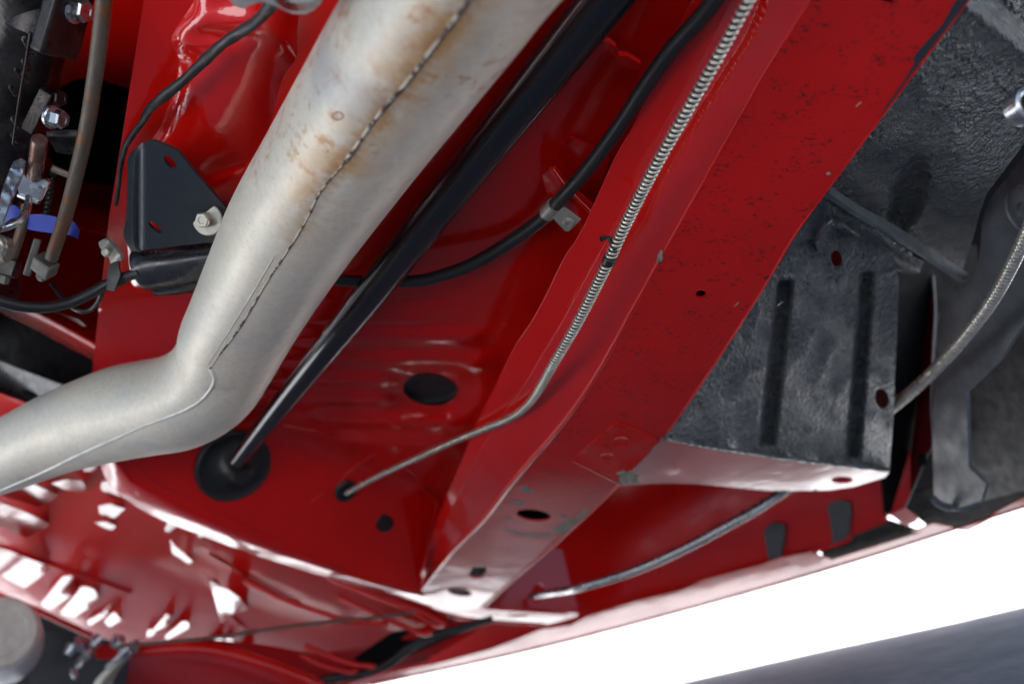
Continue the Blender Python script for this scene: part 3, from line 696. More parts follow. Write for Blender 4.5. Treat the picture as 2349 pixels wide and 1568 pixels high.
# upper inner wing
UA = plane((2220, 0, .475), (1900, 440, .66), (2349, 400, .66))
def ua_relief(x, y):
    z = .03 * math.exp(-(((x - 2260) / 150) ** 2 + ((y - 420) / 130) ** 2))
    th = rad(20); u = (x - 2085) * math.cos(th) + (y - 450) * math.sin(th); v = -(x - 2085) * math.sin(th) + (y - 450) * math.cos(th)
    q = math.hypot(u / 34, v / 78); z -= .035 * max(0, min(1, (1.25 - q) / .5))
    z += .005 * noise.noise(Vector((x / 90, y / 90, 3))) + .0015 * noise.noise(Vector((x / 22, y / 34, 8)))
    d_ = (y - (10 + .80 * (x - 2215)))
    if d_ < 0: z -= min(.08, -d_ * .0012)
    else: z += .006 * math.exp(-(d_ / 14) ** 2)
    return z
sheet('inner_wing', [(2430, -290), (2222, 0), (2096, 168), (1960, 352), (1901, 436), (1930, 452), (2000, 500), (2090, 560), (2180, 612), (2205, 634), (2214, 600), (2232, 548), (2244, 500), (2262, 446), (2345, 336), (2400, 280), (2700, -40), (2700, -290)], UA, UND, arch, step=7, relief=ua_relief, angle=75, thick=.002)
loft('weld_flange', [[(1900, 432, .645), (1960, 470, .66), (2050, 520, .69), (2130, 572, .72), (2215, 628, .76)], [(1896, 446, .64), (1955, 486, .655), (2040, 538, .685), (2125, 592, .715), (2210, 648, .755)]], ARM, arch, n=30, thick=.004)
tube('sealer_bead', [(1896, 450, .66, 7), (1930, 478, .665, 8), (1975, 505, .675, 7), (2030, 545, .69, 8), (2090, 585, .72, 6)], UND, arch, n=50, seg=10, mod=lambda u, th, L: 1 + .35 * math.sin(L * 700) * math.sin(L * 277 + th))
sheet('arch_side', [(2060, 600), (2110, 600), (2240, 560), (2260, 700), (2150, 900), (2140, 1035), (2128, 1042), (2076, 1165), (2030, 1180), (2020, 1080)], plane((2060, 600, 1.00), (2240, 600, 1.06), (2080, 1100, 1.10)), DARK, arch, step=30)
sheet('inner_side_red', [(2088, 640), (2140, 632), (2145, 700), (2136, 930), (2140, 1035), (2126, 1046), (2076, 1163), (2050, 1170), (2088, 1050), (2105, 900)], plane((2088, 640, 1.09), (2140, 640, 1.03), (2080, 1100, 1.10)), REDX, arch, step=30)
tube('panel_lip', [(2140, 632, .98, 3), (2145, 700, .98, 2.6), (2143, 760, .98, 3), (2138, 840, .98, 2.4), (2136, 930, .98, 2.2), (2140, 1020, .98, 2), (2128, 1042, .98, 1.6), (2100, 1110, .98, 1.6), (2076, 1165, .98, 1.6)], ARM, arch, n=50, seg=8)
sheet('brackets', [(2108, 1040), (2126, 1038), (2124, 1066), (2106, 1070)], lambda x, y: .975, DARK, arch, step=12).name = 'rubber_bump'

# grey arm and dark shield
arm = thing('suspension_arm', 'grey black forged arm with a round boss, hanging behind the flexible conduit', 'suspension arm', W(2200, 900, .9))
am = [(2600, 75), (2440, 255), (2356, 350), (2284, 438), (2268, 462), (2252, 510), (2250, 550), (2246, 592), (2226, 645), (2210, 660), (2165, 705), (2152, 735), (2150, 790), (2148, 860), (2138, 960), (2142, 1145), (2150, 1158), (2200, 1164), (2250, 1148), (2262, 1110), (2222, 1070), (2216, 900), (2290, 830), (2349, 740), (2600, 420)]
AM = plane((2349, 345, .66), (2240, 640, .76), (2170, 1150, .93))
def am_rel(x, y):
    z = .004 * noise.noise(Vector((x / 60, y / 60, 1)))
    return z
sheet('arm_body', am, AM, ARM, arm, step=12, relief=am_rel, thick=.004)
lathe('boss', W(2352, 480, AM(2352, 480) - .001), surf_normal(AM, 2349, 480), [(.0185, -.004), (.0185, .001), (.0175, .002), (.0165, .0005), (.012, .0022), (.006, .0024), (.0055, -.001), (.002, -.001)], ARM, arm, seg=40)
tube('arm_foot', [(2138, 1140, .92, 8), (2160, 1158, .92, 8), (2200, 1163, .92, 8), (2250, 1150, .92, 8)], ARM, arm, n=20)
shield = sheet('splash_shield', [(2215, 1070), (2210, 900), (2290, 820), (2349, 700), (2700, 300), (2700, 1100), (2400, 1130), (2349, 1125), (2250, 1150)], plane((2215, 900, 1.0), (2349, 800, .9), (2250, 1140, 1.05)), NAVY, None, step=30)
shield['label'] = 'dark blue black splash shield behind the suspension arm'; shield['category'] = 'splash shield'
ring = thing('hose_union', 'round bright metal union ring at the edge of the black inner wing', 'fitting', W(2345, 245, .50))
axr = cdir(.25, .1, 1)
lathe('ring', W(2350, 243, .50), axr, [(.0100, -.004), (.0100, .002), (.0092, .0042), (.0075, .005), (.0058, .004), (.0050, .0), (.0050, -.004)], STEEL, ring, seg=36)
lathe('bore', W(2350, 243, .503), axr, [(.0052, -.003), (.0052, .0005), (.002, .0007), (.001, .0006)], LINE, ring)
cond = thing('flexible_conduit', 'ribbed bright metal conduit rising from the red rimmed hole in the wheel arch', 'conduit', W(2030, 940, .9))
C, Rr = path([(2018, 958, .93, 13), (2034, 943, .90, 14), (2120, 872, .82, 14.5), (2205, 782, .74, 15), (2275, 690, .68, 15.5), (2325, 600, .63, 16), (2365, 510, .585, 16), (2400, 410, .555, 17), (2450, 220, .52, 18), (2480, 60, .5, 18)], 680)
per_ = .0046
sweep('sheath', C, Rr, SPR, cond, 16, mod=lambda u, th, L: 0.76 + .26 * abs(math.sin(math.pi * L / per_)) ** .7, angle=70)
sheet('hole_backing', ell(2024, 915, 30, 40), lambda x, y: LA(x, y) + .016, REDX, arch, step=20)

# ------------------------------------------------------------------ exhaust
ex = thing('exhaust_pipe', 'pale aluminised exhaust pipe with a rusty weld seam and a mitred bend', 'exhaust pipe', W(500, 850, .78))
AX = [(1260, -390, .375, 300), (1130, -180, .43, 235), (1026, 0, .475, 200), (930, 140, .515, 186), (845, 265, .555, 172), (760, 393, .600, 159), (675, 523, .645, 147), (610, 640, .69, 132), (560, 740, .725, 119), (522, 818, .75, 112),
      (478, 882, .77, 112), (415, 920, .785, 112), (340, 935, .80, 110), (273, 948, .815, 108), (140, 990, .845, 95), (0, 1050, .875, 82), (-150, 1105, .90, 72)]
C, Rr = path([(a, b, c * .925, d) for a, b, c, d in AX], 260); SEGP = 96
up_n, cut = 260, 148
sweep_all = sweep('front_pipe', C, Rr, PIPE, ex, SEGP, angle=75, caps=False)
AX2 = [(a - 3, b, c * .925 - .0015, d * 1.012) for a, b, c, d in AX[:8]] + [(556, 735, .668, 121), (530, 788, .684, 117), (513, 826, .697, 106), (503, 850, .706, 88), (497, 866, .711, 60), (494, 873, .713, 25)]
C2, R2 = path(AX2, 220)
coll = sweep('collector', C2, R2, PIPE, ex, SEGP, angle=75, caps=True)
vv = []; ff_ = []
for o_ in (sweep_all, coll):
    b_ = len(vv); vv += [v.co + parent_loc(ex) for v in o_.data.vertices]; ff_ += [tuple(k_ + b_ for k_ in p_.vertices) for p_ in o_.data.polygons]
bv = BVHTree.FromPolygons(vv, ff_)
def on(bvh, px, py, lift=0):
    r = RAY(px, py).normalized(); h, nn, i, dd = bvh.ray_cast(CAM, r)
    if h is None: return W(px, py, .8), -r
    if nn.dot(r) > 0: nn = -nn
    return h + nn * lift, nn
seam1 = [(1120, -80), (1075, 0), (1000, 100), (932, 190), (865, 268), (792, 370), (735, 440), (700, 510), (650, 590), (610, 650), (575, 710), (540, 765), (505, 812), (482, 845)]
seam2 = [(482, 845), (491, 868), (484, 890), (458, 920), (420, 942), (380, 958), (320, 980), (270, 1003), (180, 1043), (90, 1086), (0, 1124), (-60, 1150)]
P1 = [on(bv, x, y, .0002)[0] for x, y in catmull(seam1, 220)]; P2 = [on(bv, x, y, .0002)[0] for x, y in catmull(seam2, 160)]
random.seed(8)
sweep('weld_seam', P1, [.0007 * (1 + .7 * (noise.noise(Vector((i * .11, 0, 0))) + .6 * noise.noise(Vector((i * .9, 3, 0))))) * (1.35 if i < 110 else .8) for i in range(len(P1))], SEAM, ex, 8, angle=80)
sweep('weld_bead', P2, [.0011 * (1 + .2 * noise.noise(Vector((i * .5, 5, 0)))) for i in range(len(P2))], BEAD, ex, 8, angle=80)
for off in (9,):
    P3 = [on(bv, x, y, .0002)[0] for x, y in catmull([(650 - 22, 590), (590, 655), (555, 712), (520, 768), (488, 818), (475, 838)], 60)]
    sweep('weld_bead', P3, [.0003] * len(P3), BEAD, ex, 6, angle=80)
off = parent_loc(ex); Q = P1[::4]
for o_ in (sweep_all, coll):
    a_s = o_.data.attributes.new('seam', 'FLOAT', 'POINT'); a_l = o_.data.attributes.new('along', 'FLOAT', 'POINT')
    lim = P1[130]
    for i, v in enumerate(o_.data.vertices):
        co = v.co + off; a_s.data[i].value = min(1, min((co - q).length for q in Q) / .028)
        a_l.data[i].value = max(0.12, min(1, 1 - (co.y - lim.y) / .05))
# a shallow dent shape ring
for x, y, r_ in ((775, 266, 12),):
    pts = []
    for k_ in range(30):
        th = 2 * math.pi * k_ / 29; pts.append(on(bv, x + r_ * math.cos(th), y + r_ * .7 * math.sin(th), .0001)[0])
    sweep('scar', pts, [.0003] * 30, PIN, ex, 6, caps=False)
random.seed(12)
for i in range(12):
    x, y = random.choice([(600, 560), (575, 620), (640, 470), (520, 690), (820, 470), (900, 330), (560, 570)]); x += random.uniform(-60, 60); y += random.uniform(-40, 40)
    a = random.uniform(0, 6.28); l = random.uniform(8, 26); cv = random.uniform(-6, 6)
    pts = [on(bv, x + math.cos(a) * l * t_ - math.sin(a) * cv * t_ * t_, y + math.sin(a) * l * t_ + math.cos(a) * cv * t_ * t_, .00003)[0] for t_ in [k_ / 9 for k_ in range(10)]]
    sweep('scratch', pts, [.00008] * 10, BEAD, ex, 5)

# ------------------------------------------------------------------ black shaft and its boot
sh = thing('steering_shaft', 'long straight black tapering tube running down into a round rubber boot', 'shaft', W(540, 1060, .95))
tube('tube', [(1500, -145, .47, 64), (1386, 0, .505, 59), (1180, 258, .575, 49), (969, 523, .66, 42), (860, 660, .715, 39), (760, 785, .765, 32.5), (640, 935, .84, 25.5), (545, 1055, .905, 18)], BLK, sh, n=60, seg=32)
bc = W(535, 1067, wal(535, 1067) - .002)
lathe('rubber_boot', bc, wn, [(.0375, -.004), (.0375, .002), (.035, .004), (.031, .0025), (.026, .003), (.018, .006), (.010, .014), (.0088, .024), (.0082, .03), (.004, .03)], RUB, sh, seg=44, angle=50)

# ------------------------------------------------------------------ black hose on the right with clamp
hs = thing('fuel_hose', 'long black hose curving from the frame rail behind the black shaft', 'hose', W(1270, 480, .6))
HP = [(1815, -250, .425, 22), (1640, 0, .475, 21), (1545, 108, .505, 20), (1480, 198, .53, 19), (1420, 290, .56, 18), (1352, 382, .59, 17), (1290, 452, .62, 16.5), (1250, 496, .645, 16), (1180, 548, .67, 15.5), (1085, 605, .695, 15), (990, 638, .71, 14.5), (920, 646, .715, 14), (850, 645, .715, 13.5), (770, 641, .715, 13), (640, 620, .71, 13)]
C, Rr = path(HP, 110); sweep('hose', C, Rr, RUB, hs, 20)
cl0 = W(1264, 480, .634); cax = (W(1290, 452, .62) - W(1240, 505, .645)).normalized()
lathe('clamp_band', cl0 - cax * .006, cax, [(.0050, 0), (.0056, 0), (.0056, .012), (.0050, .012)], ZINC, hs, seg=30)
TP = [(1268, 500), (1291, 475), (1298, 478), (1332, 504), (1304, 531), (1296, 530)]
TPD = plane((1268, 500, .632), (1300, 478, .625), (1304, 531, .638))
sheet('clamp_tab', TP, TPD, ZINC, hs, step=8, thick=.0012)
lathe('clamp_screw', W(1303, 509, TPD(1303, 509) - .0005), surf_normal(TPD, 1303, 509), [(.0042, 0), (.0042, .001), (.0034, .0022), (.0018, .0024), (.0014, .001), (.0005, .001)], ZINC, hs)
# red bracket pressed in the floor behind the hose
brd = lambda x, y: ral(x, y) * 1.10
sheet('hose_bracket', [(1244, 402), (1262, 388), (1275, 384), (1300, 420), (1360, 470), (1395, 500), (1352, 545), (1318, 560), (1290, 540), (1270, 505), (1255, 450)], lambda x, y: brd(x, y), RED, car, step=12, thick=.002, relief=lambda x, y: .004 * math.sin((x - y * .7) / 14))
tube('bracket_fold', [(1266, 388, brd(1266, 388) - .004, 5), (1300, 432, brd(1300, 432) - .004, 5), (1375, 508, brd(1375, 508) - .004, 5)], RED, car, n=14, seg=8)
sheet('floor_patch', [(1268, 368), (1310, 316), (1365, 340), (1400, 360), (1380, 420), (1330, 400)], lambda x, y: flr(x, y) - .008, RED, car, step=14, thick=.002)
sheet('seat_tab', [(1378, 92), (1400, 100), (1412, 108), (1420, 128), (1440, 130), (1470, 148), (1468, 160), (1440, 158), (1422, 148), (1410, 128), (1385, 112)], lambda x, y: flr(x, y) - .012, REDD, car, step=8, thick=.004)

# ------------------------------------------------------------------ brake line with spring guard
bl = thing('brake_line', 'thin brake line in a coiled steel spring guard along the red frame rail', 'brake line', W(1430, 520, .6))
def bd(x, y): return min(ral(x, y) * 1.06, 2)
def xat(rows, y):
    for (a, b), (c_, d_) in zip(rows, rows[1:]):
        if b <= y <= d_: return a + (c_ - a) * (y - b) / (d_ - b)
    return rows[0][0] if y < rows[0][1] else rows[-1][0]
def webdepth(x, y):
    x1, x2 = xat(A1, y), xat(A2, y); f = (x - x1) / (x2 - x1)
    a = min(ral(x1, y) * 1.05, floor_d(x1, y) - .008); b = ral(x2, y)
    return 1 / ((1 - f) / a + f / b) if f > 0 else a
BP = [(1868, -265, 17), (1718, 0, 16.5), (1650, 125, 16.5), (1575, 256, 16.5), (1500, 388, 16), (1431, 523, 15.5), (1403, 585, 15.5), (1372, 648, 15), (1322, 745, 14), (1272, 830, 12.5), (1232, 900, 11), (1205, 933, 10), (1170, 958, 9.5), (1110, 983, 9), (1030, 1016, 8.2), (930, 1062, 7.6), (850, 1100, 7), (795, 1131, 6.5)]
dd_ = [webdepth(x, y) - (.041 if y < 500 else .036) for x, y, _ in BP[:10]] + [None] * 4 + [.91, .93, .96, .985]
for q, v_ in zip(range(10, 16), (.757, .778, .80, .83, .875, .925)): dd_[q] = v_
print('spring depths', [round(q, 3) for q in dd_])
C, Rr = path([(x, y, d_, r_) for (x, y, r_), d_ in zip(BP, dd_)], 400)
sweep('tube', C, [r_ * .62 for r_ in Rr], LINE, bl, 10)
helix('spring_guard', C, Rr, .0037, .0021, SPR, bl, per=12, ws=6)
lathe('grommet', W(793, 1125, wal(793, 1125) - .001), wn, [(.0125, -.004), (.0125, .001), (.0105, .0026), (.007, .002), (.0055, -.002), (.003, -.002)], RUB, bl, seg=30)
tie = thing('cable_tie', 'small black cable tie strapped round the spring guard on the red rail', 'cable tie', W(1387, 605, .66))
i0 = min(range(400), key=lambda i: (C[i] - W(1392, 606, dd_[6])).length)
ct = (C[i0 + 2] - C[i0 - 2]).normalized()
lathe('strap', C[i0] - ct * .003, ct, [(.0036, 0), (.0043, .0004), (.0043, .006), (.0036, .0064)], RUB, tie, seg=24)
tube('tail', [(1412, 574, dd_[6] - .008, 6), (1400, 550, dd_[6] - .01, 6), (1392, 543, dd_[6] - .01, 5), (1376, 549, dd_[6] - .01, 8)], RUB, tie, n=14, seg=6)
bl2 = thing('brake_pipe', 'smooth silver brake pipe curving across the dark cavity inside the sill', 'brake pipe', W(1217, 1367, 1.2))
tube('tube', [(1216, 1367, 1.25, 7), (1270, 1358, 1.2, 8), (1330, 1347, 1.11, 8.5), (1450, 1310, 1.08, 9.5), (1560, 1262, 1.04, 10.5), (1680, 1198, 1.03, 11), (1760, 1152, 1.04, 11), (1850, 1090, 1.05, 11)], STEEL, bl2, n=50, seg=14)
wire = tube('ground_wire', [(262, 1486, 1.06, 4), (300, 1478, 1.06, 4), (400, 1470, 1.06, 4), (500, 1460, 1.06, 4), (620, 1442, 1.06, 4), (760, 1424, 1.06, 4), (860, 1415, 1.06, 4), (950, 1403, 1.05, 4)], RUST, None, n=30, seg=8)
wire['label'] = 'thin grey wire strung across the white streaked red nose panel'; wire['category'] = 'wire'
nh = tube('drain_hose', [(640, 1610, 1.16, 11), (740, 1560, 1.16, 11), (830, 1545, 1.16, 10), (890, 1522, 1.16, 10), (950, 1478, 1.16, 10), (1010, 1452, 1.16, 10), (1060, 1438, 1.16, 9), (1130, 1418, 1.16, 8)], RUB, None, n=40, seg=12)
nh['label'] = 'dull black hose bending round the dark cavity beside the pale sill'; nh['category'] = 'hose'

# ------------------------------------------------------------------ black bracket, bolt, cylinder
bk = thing('mounting_bracket', 'black triangular sheet metal bracket bolted to the red tunnel', 'bracket', W(400, 480, .6))
BKD = plane((340, 340, .575), (500, 500, .622), (320, 560, .625))
bp = [(330, 332), (340, 326), (356, 326), (404, 345), (412, 352), (440, 388), (520, 480), (540, 505), (540, 560), (480, 556), (390, 566), (325, 574), (312, 560), (310, 500), (313, 420), (318, 350)]
sheet('plate', bp, BKD, BRKT, bk, step=10, thick=.003, holes=[[(377, 358), (386, 357), (400, 370), (405, 381), (402, 389), (392, 388), (380, 375), (376, 366)], [(340, 507), (350, 508), (366, 520), (372, 532), (366, 536), (352, 528), (342, 518)]],
      relief=lambda x, y: -.012 * max(0, (330 - x) / 18) ** 2 if x < 330 else 0)
loft('side_flange', [[(330, 332, BKD(330, 332) + .001), (318, 350, BKD(318, 350) + .004), (313, 420, BKD(313, 420) + .006), (310, 500, BKD(310, 500) + .006), (312, 560, BKD(312, 560) + .006), (325, 574, BKD(325, 574) + .006)],
                     [(322, 345, .61), (300, 362, .61), (298, 430, .62), (294, 500, .635), (288, 540, .645), (304, 572, .65)]], BRKT, bk, n=30, thick=.003)
bolt(bk, W(477, 502, BKD(477, 502) - .001), cdir(-.25, -.25, 1), .0052, .008, ZINC, washer=.0108)
lathe('bolt_core', W(474, 508, BKD(474, 508) - .0085), cdir(-.25, -.25, 1), [(.003, 0), (.0028, .0012), (.001, .0012)], PIN, bk, seg=16)
dm = thing('damper_cylinder', 'satin black cylinder canister under the triangular bracket, partly behind the exhaust', 'canister', W(400, 620, .62))
tube('body', [(318, 618, .675, 44), (326, 616, .675, 50), (420, 602, .68, 52), (520, 588, .688, 52), (620, 574, .70, 52)], CYLM, dm, n=30, seg=44, angle=40)
tube('end_ring', [(352, 648, .69, 30), (358, 648, .69, 33), (460, 634, .695, 34), (560, 620, .70, 34)], CYLM, dm, n=10, seg=30)
tube('outlet_neck', [(270, 640, .67, 12), (290, 634, .667, 12), (322, 624, .663, 13)], RUB, dm, n=10)
lh = thing('vacuum_hose', 'black hose sagging across the shaded gap into the canister', 'hose', W(150, 690, .68))
tube('hose', [(-60, 672, .62, 15), (0, 691, .63, 14), (55, 703, .64, 13.5), (110, 704, .65, 13), (165, 692, .66, 13), (210, 672, .665, 13), (245, 652, .668, 12.5), (275, 638, .67, 12)], RUB, lh, n=40, seg=16)
lathe('hose_clip', W(252, 650, .667), (W(275, 638, .67) - W(245, 652, .668)), [(.0040, 0), (.0046, 0), (.0046, .010), (.0040, .010)], RUB, lh, seg=20)
tube('branch_pipe', [(236, 660, .67, 7), (226, 690, .68, 6), (205, 711, .69, 6), (180, 712, .69, 6), (150, 690, .70, 5), (118, 650, .72, 5)], RUB, lh, n=20, seg=8)
pc = thing('hose_clip', 'small pale zinc clip with a screw at the tunnel edge above the hose', 'clip', W(250, 575, .63))
PCD = plane((230, 555, .635), (275, 600, .64), (240, 605, .645))
sheet('strap', [(226, 556), (234, 550), (246, 549), (262, 566), (277, 588), (278, 598), (262, 600), (254, 604), (250, 592), (238, 578), (228, 566)], PCD, ZINC, pc, step=6, thick=.003, relief=lambda x, y: .0015 * math.sin((x + y) / 9))
lathe('screw', W(246, 578, PCD(246, 578) - .0015), cdir(-.2, -.1, 1), [(.0034, 0), (.0034, .001), (.0026, .003), (.0008, .0035)], ZINC, pc, seg=18)
sheet('tail', [(252, 600), (270, 596), (276, 630), (262, 668), (244, 664), (246, 630)], lambda x, y: .662, RUB, pc, step=8, thick=.002)
# wire harness
hn = tube('wire_harness', [(690, -60, .455, 18), (625, 8, .475, 15), (598, 40, .49, 14), (560, 68, .505, 13), (505, 105, .52, 13), (460, 148, .54, 12), (420, 185, .55, 11.5), (375, 222, .56, 12), (345, 248, .575, 11), (325, 282, .59, 8), (305, 308, .60, 8), (288, 335, .61, 7), (279, 370, .625, 6), (274, 410, .635, 5.5), (266, 470, .65, 5)], RUB, None, n=160, seg=12,
          mod=lambda u, th, L: 1 + .06 * math.sin(th * 2 + L * 160) + .04 * math.sin(L * 420), angle=40)
hn['label'] = 'black taped wiring harness crossing the red tunnel beside the exhaust'; hn['category'] = 'cable'
ah = thing('gearbox_mount', 'pale cast aluminium housing with a black rubber core at the top edge', 'mount', W(640, -10, .42))
sheet('housing', [(500, -60), (522, -4), (540, 14), (556, 21), (575, 12), (600, 4), (630, 14), (672, 32), (700, 33), (722, 22), (740, -4), (760, -60)], plane((520, 0, .44), (740, 0, .43), (630, 40, .45)), ALU, ah, step=10, thick=.006)
loft('rubber_core', [[(610, -40, .425), (650, 10, .428), (690, 18, .428), (725, 8, .425), (745, -30, .42)], [(600, -60, .41), (650, -10, .41), (690, -2, .41), (730, -12, .41), (750, -60, .41)]], BLK, ah, n=24, sub=3, thick=.003)

# ------------------------------------------------------------------ gearbox and linkage, upper left
gb = thing('gearbox', 'dark oily cast gearbox casing with bolted flange in the upper left corner', 'gearbox', W(60, 150, .6))
GC, GR_ = path([(95, -140, .55, 105), (78, -40, .57, 100), (62, 60, .59, 96), (40, 170, .61, 95), (10, 290, .64, 96), (-30, 420, .67, 90), (-70, 540, .70, 80)], 60)
sweep('casing', GC, GR_, CAST, gb, 48, mod=lambda u, th, L: 1 + .07 * math.sin(L * 55 + math.cos(th)) + .05 * noise.noise(Vector((L * 40, math.cos(th) * 2, math.sin(th) * 2))), angle=70)
box('light_block_box', W(-430, 180, .70), RT, UP, FW, .24, .34, .16, CAST, gb, .02)  # unseen box added beside the casing to block light from the left
tube('casing_rib', [(70, 75, .535, 4), (58, 150, .55, 3), (44, 230, .562, 3), (30, 330, .58, 3)], CAST, gb, n=20, seg=8)
for x, y, r_ in ((57, 88, 9), (55, 140, 7), (31, 272, 8), (28, 310, 5), (38, 160, 6), (25, 200, 6), (52, 170, 5)):
    lathe('casing_lug', W(x, y, .548 + y * .0001), cdir(.2, .2, 1), [(r_ / FPX * .6, -.01), (r_ / FPX * .55, .0), (r_ / FPX * .3, .0015), (.0004, .002)], CAST, gb, seg=14)
box('flange', W(150, 30, .565), W(115, 120, .57) - W(165, -60, .56), cdir(1, 0, 0), cdir(1, 0, .3), .052, .03, .010, CAST, gb, .002)
bolt(gb, W(168, 20, .565), cdir(.95, -.3, .35), .0068, .011, STEEL, washer=.0085)
bolt(gb, W(118, 268, .585), cdir(.95, -.3, .35), .0058, .010, STEEL, washer=.0072)
bolt(gb, W(128, 225, .60), cdir(.9, -.2, .5), .005, .006, CAST)
box('flange_block', W(92, 255, .60), W(68, 300, .61) - W(112, 210, .60), cdir(1, 0, 0), cdir(.2, .1, 1), .030, .009, .010, CAST, gb, .001)
lathe('collar', W(100, 45, .575), (W(60, 160, .59) - W(95, -40, .57)), [(.012, -.015), (.018, -.012), (.020, .006), (.012, .010)], CAST, gb, seg=30)
tube('plate', [(150, 300, .60, 40), (152, 320, .60, 38), (150, 352, .61, 20)], CAST, gb, n=6, seg=4, flat=.15).name = 'flange_plate'
rb = thing('dark_round_housing', 'large black round housing in deep shade behind the rusty rod', 'housing', W(200, 300, .85))
lathe('drum', W(205, 300, .93), cdir(-.15, -.1, 1), [(.050, -.05), (.050, .0), (.046, -.01), (.036, -.03), (.004, -.032)], DARK, rb, seg=44)
rod = thing('clutch_rod', 'long rusty brown steel rod with a clevis at its lower end', 'rod', W(120, 590, .62))
tube('rod', [(252, -120, .50, 19), (239, 0, .52, 18.5), (229, 90, .535, 18), (216, 190, .55, 17.5), (198, 300, .57, 17), (176, 395, .59, 16.5), (152, 490, .605, 16), (118, 592, .625, 15)], RUST, rod, n=50, seg=20)
box('clevis', W(103, 610, .632), W(92, 640, .635) - W(112, 580, .62), cdir(1, 0, 0), cdir(.1, .1, 1), .0115, .014, .010, DULL, rod, .0012)
lathe('nut', W(100, 622, .634), W(92, 640, .637) - W(112, 580, .62), [(.0038, 0), (.0038, .006), (.003, .0075), (.001, .0075)], DULL, rod, seg=8)
rod2 = thing('selector_rod', 'short dull steel rod with square end block beside the clutch rod', 'rod', W(20, 610, .65))
tube('rod', [(62, 470, .655, 13), (48, 530, .655, 12), (28, 590, .66, 12)], RUST, rod2, n=12, seg=14)
box('end_block', W(18, 612, .66), W(10, 645, .66) - W(28, 580, .66), cdir(1, 0, 0), cdir(.1, .1, 1), .0125, .014, .010, LINE, rod2, .0012)
lathe('nut', W(12, 630, .66), W(10, 645, .66) - W(28, 580, .66), [(.0040, 0), (.0040, .006), (.001, .0065)], DULL, rod2, seg=8)
box('side_lever', W(74, 590, .65), W(62, 630, .65) - W(90, 540, .65), cdir(1, 0, 0), cdir(.6, 0, 1), .026, .005, .004, DULL, rod2, .001)
pn_ = thing('pivot_pin', 'stubby rusty steel pivot pin standing above the bright hooked rod', 'pin', W(85, 360, .58))
c0, c1 = W(79, 408, .60), W(91, 320, .57)
lathe('pin', c0, c1 - c0, [(.0038, 0), (.0044, .002), (.0047, .012), (.0047, (c1 - c0).length - .001), (.0042, (c1 - c0).length), (.001, (c1 - c0).length)], PIN, pn_, seg=30)
hk = thing('hook_lever', 'bright steel lever bracket with a bent hook under the pivot pin', 'lever', W(70, 440, .60))
sheet('bracket_plate', [(52, 398), (66, 412), (104, 412), (112, 420), (92, 462), (88, 466), (44, 448), (40, 430)], plane((50, 400, .60), (110, 415, .60), (70, 465, .61)), STEEL, hk, step=8, thick=.003)
tube('hook', [(66, 452, .60, 8), (64, 470, .595, 8.5), (58, 490, .59, 9), (42, 508, .585, 9), (10, 522, .58, 9), (-30, 530, .58, 9)], STEEL, hk, n=24, seg=14)
box('pinch_edge', W(66, 456, .60), W(92, 466, .60) - W(40, 446, .60), cdir(0, 1, 0), cdir(0, -.3, 1), .014, .0022, .004, STEEL, hk, .0006)
lv = thing('shift_lever', 'worn silver grey lever arm at the left edge below the gearbox', 'lever', W(20, 430, .57))
sheet('lever', [(-40, 560), (0, 455), (10, 420), (30, 372), (48, 362), (60, 370), (52, 395), (38, 425), (20, 470), (2, 520), (-20, 580)], plane((0, 450, .57), (60, 370, .585), (-10, 540, .56)), STEEL, lv, step=8, thick=.006, relief=lambda x, y: .0012 * noise.noise(Vector((x / 9, y / 12, 0))))
sheet('lever_end', [(-30, 530), (12, 545), (20, 560), (8, 600), (-30, 620)], lambda x, y: .59, ZINC, lv, step=8, thick=.008, relief=lambda x, y: .005 * noise.noise(Vector((x / 9, y / 12, 4))))
bt = thing('blue_tag', 'blue plastic tag wrapped behind the rusty clutch rod', 'tag', W(120, 510, .63))
loft('strip', [[(5, 492, .66), (30, 470, .66), (60, 490, .655), (100, 492, .65), (140, 500, .645), (168, 508, .645), (182, 528, .65)], [(0, 520, .66), (35, 500, .66), (62, 524, .655), (100, 532, .65), (135, 536, .645), (160, 540, .645), (178, 546, .65)]], BLUE, bt, n=30, sub=3, thick=.001)
tube('linkage_bar', [(118, 385, .66, 8), (150, 398, .665, 8), (182, 410, .67, 7)], ZINC, rb, n=8).name = 'cross_bar'
gp = tube('return_spring', [(120, 395, .68, 9), (112, 450, .685, 9), (100, 520, .69, 9)], LINE, None, n=140, seg=10, mod=lambda u, th, L: .8 + .25 * abs(math.sin(L * 900)))
gp['label'] = 'small dark return spring in shade between the rods'; gp['category'] = 'spring'

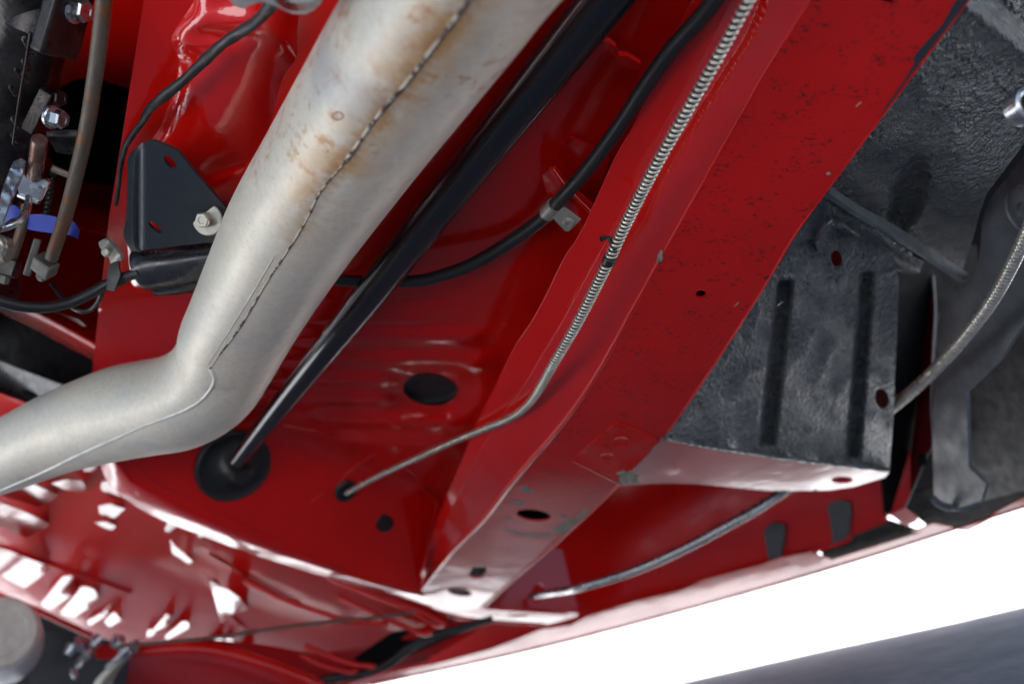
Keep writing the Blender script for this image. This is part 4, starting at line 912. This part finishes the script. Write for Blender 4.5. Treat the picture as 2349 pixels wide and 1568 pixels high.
# ------------------------------------------------------------------ left: black crossmember
cm = thing('crossmember', 'black crossmember plate under a dark opening, passing behind the lower exhaust pipe', 'crossmember', W(100, 850, 1.0))
sheet('plate', [(-150, 660), (0, 700), (60, 718), (180, 768), (275, 826), (330, 880), (150, 960), (0, 930), (-150, 900)], plane((0, 700, 1.02), (275, 826, .98), (0, 900, 1.06)), DARK, cm, step=30)  # near-black sheet over the dark opening, its shade put into the colour
sheet('lower_plate', [(-150, 790), (0, 828), (60, 852), (130, 878), (148, 884), (160, 900), (100, 960), (70, 950), (0, 900), (-150, 860)], plane((0, 830, .97), (150, 880, .95), (0, 900, .98)), CYLM, cm, step=14, holes=[ell(70, 902, 18, 6, 20)])
sheet('red_side', [(-150, 850), (0, 903), (68, 928), (50, 980), (-150, 1010)], plane((0, 905, .96), (70, 930, .96), (0, 960, 1.0)), RED, cm, step=20)

# ------------------------------------------------------------------ lower left corner clutter
can = thing('round_canister', 'blurred pale grey and white round canister in the lower left corner', 'canister', W(20, 1450, 1.25))
cc = W(-2, 1450, 1.08); ca = cdir(.42, .45, .85)
lathe('cap', cc, ca, [(.039, -.008), (.0405, .0), (.038, .004), (.029, .004), (.027, .001), (.006, .002)], CAN, can, seg=40)
lathe('side_wall', cc, -ca, [(.041, .004), (.043, .02), (.045, .05), (.046, .09)], CANW, can, seg=40)
rc = thing('radiator_bits', 'blurred bright and dark fittings crowded below the red nose panel', 'bracket', W(200, 1510, 1.15))
sheet('back_plate', [(80, 1440), (217, 1470), (300, 1490), (290, 1560), (260, 1640), (60, 1640)], lambda x, y: 1.19, NAVY, rc, step=30)
tube('strut', [(300, 1492, 1.13, 10), (262, 1530, 1.14, 12), (235, 1570, 1.15, 20), (225, 1620, 1.15, 20)], ZINC, rc, n=14, seg=6)
tube('bright_arm', [(300, 1480, 1.12, 7), (270, 1508, 1.12, 6), (245, 1530, 1.12, 5)], STEEL, rc, n=10, seg=8)
for x, y, r_ in ((185, 1478, 15), (160, 1490, 12), (220, 1470, 13), (268, 1472, 14), (290, 1494, 16), (184, 1520, 9), (200, 1500, 12), (310, 1482, 10), (172, 1545, 8)):
    lathe('fitting', W(x, y, 1.13), cdir(random.uniform(-.6, .6), random.uniform(-1, -.1), .8), [(r_ / FPX * 1.3, -.006), (r_ / FPX * 1.13, .002), (r_ / FPX * .8, .006), (.001, .006)], STEEL, rc, seg=12)
print('objects', len(bpy.data.objects))
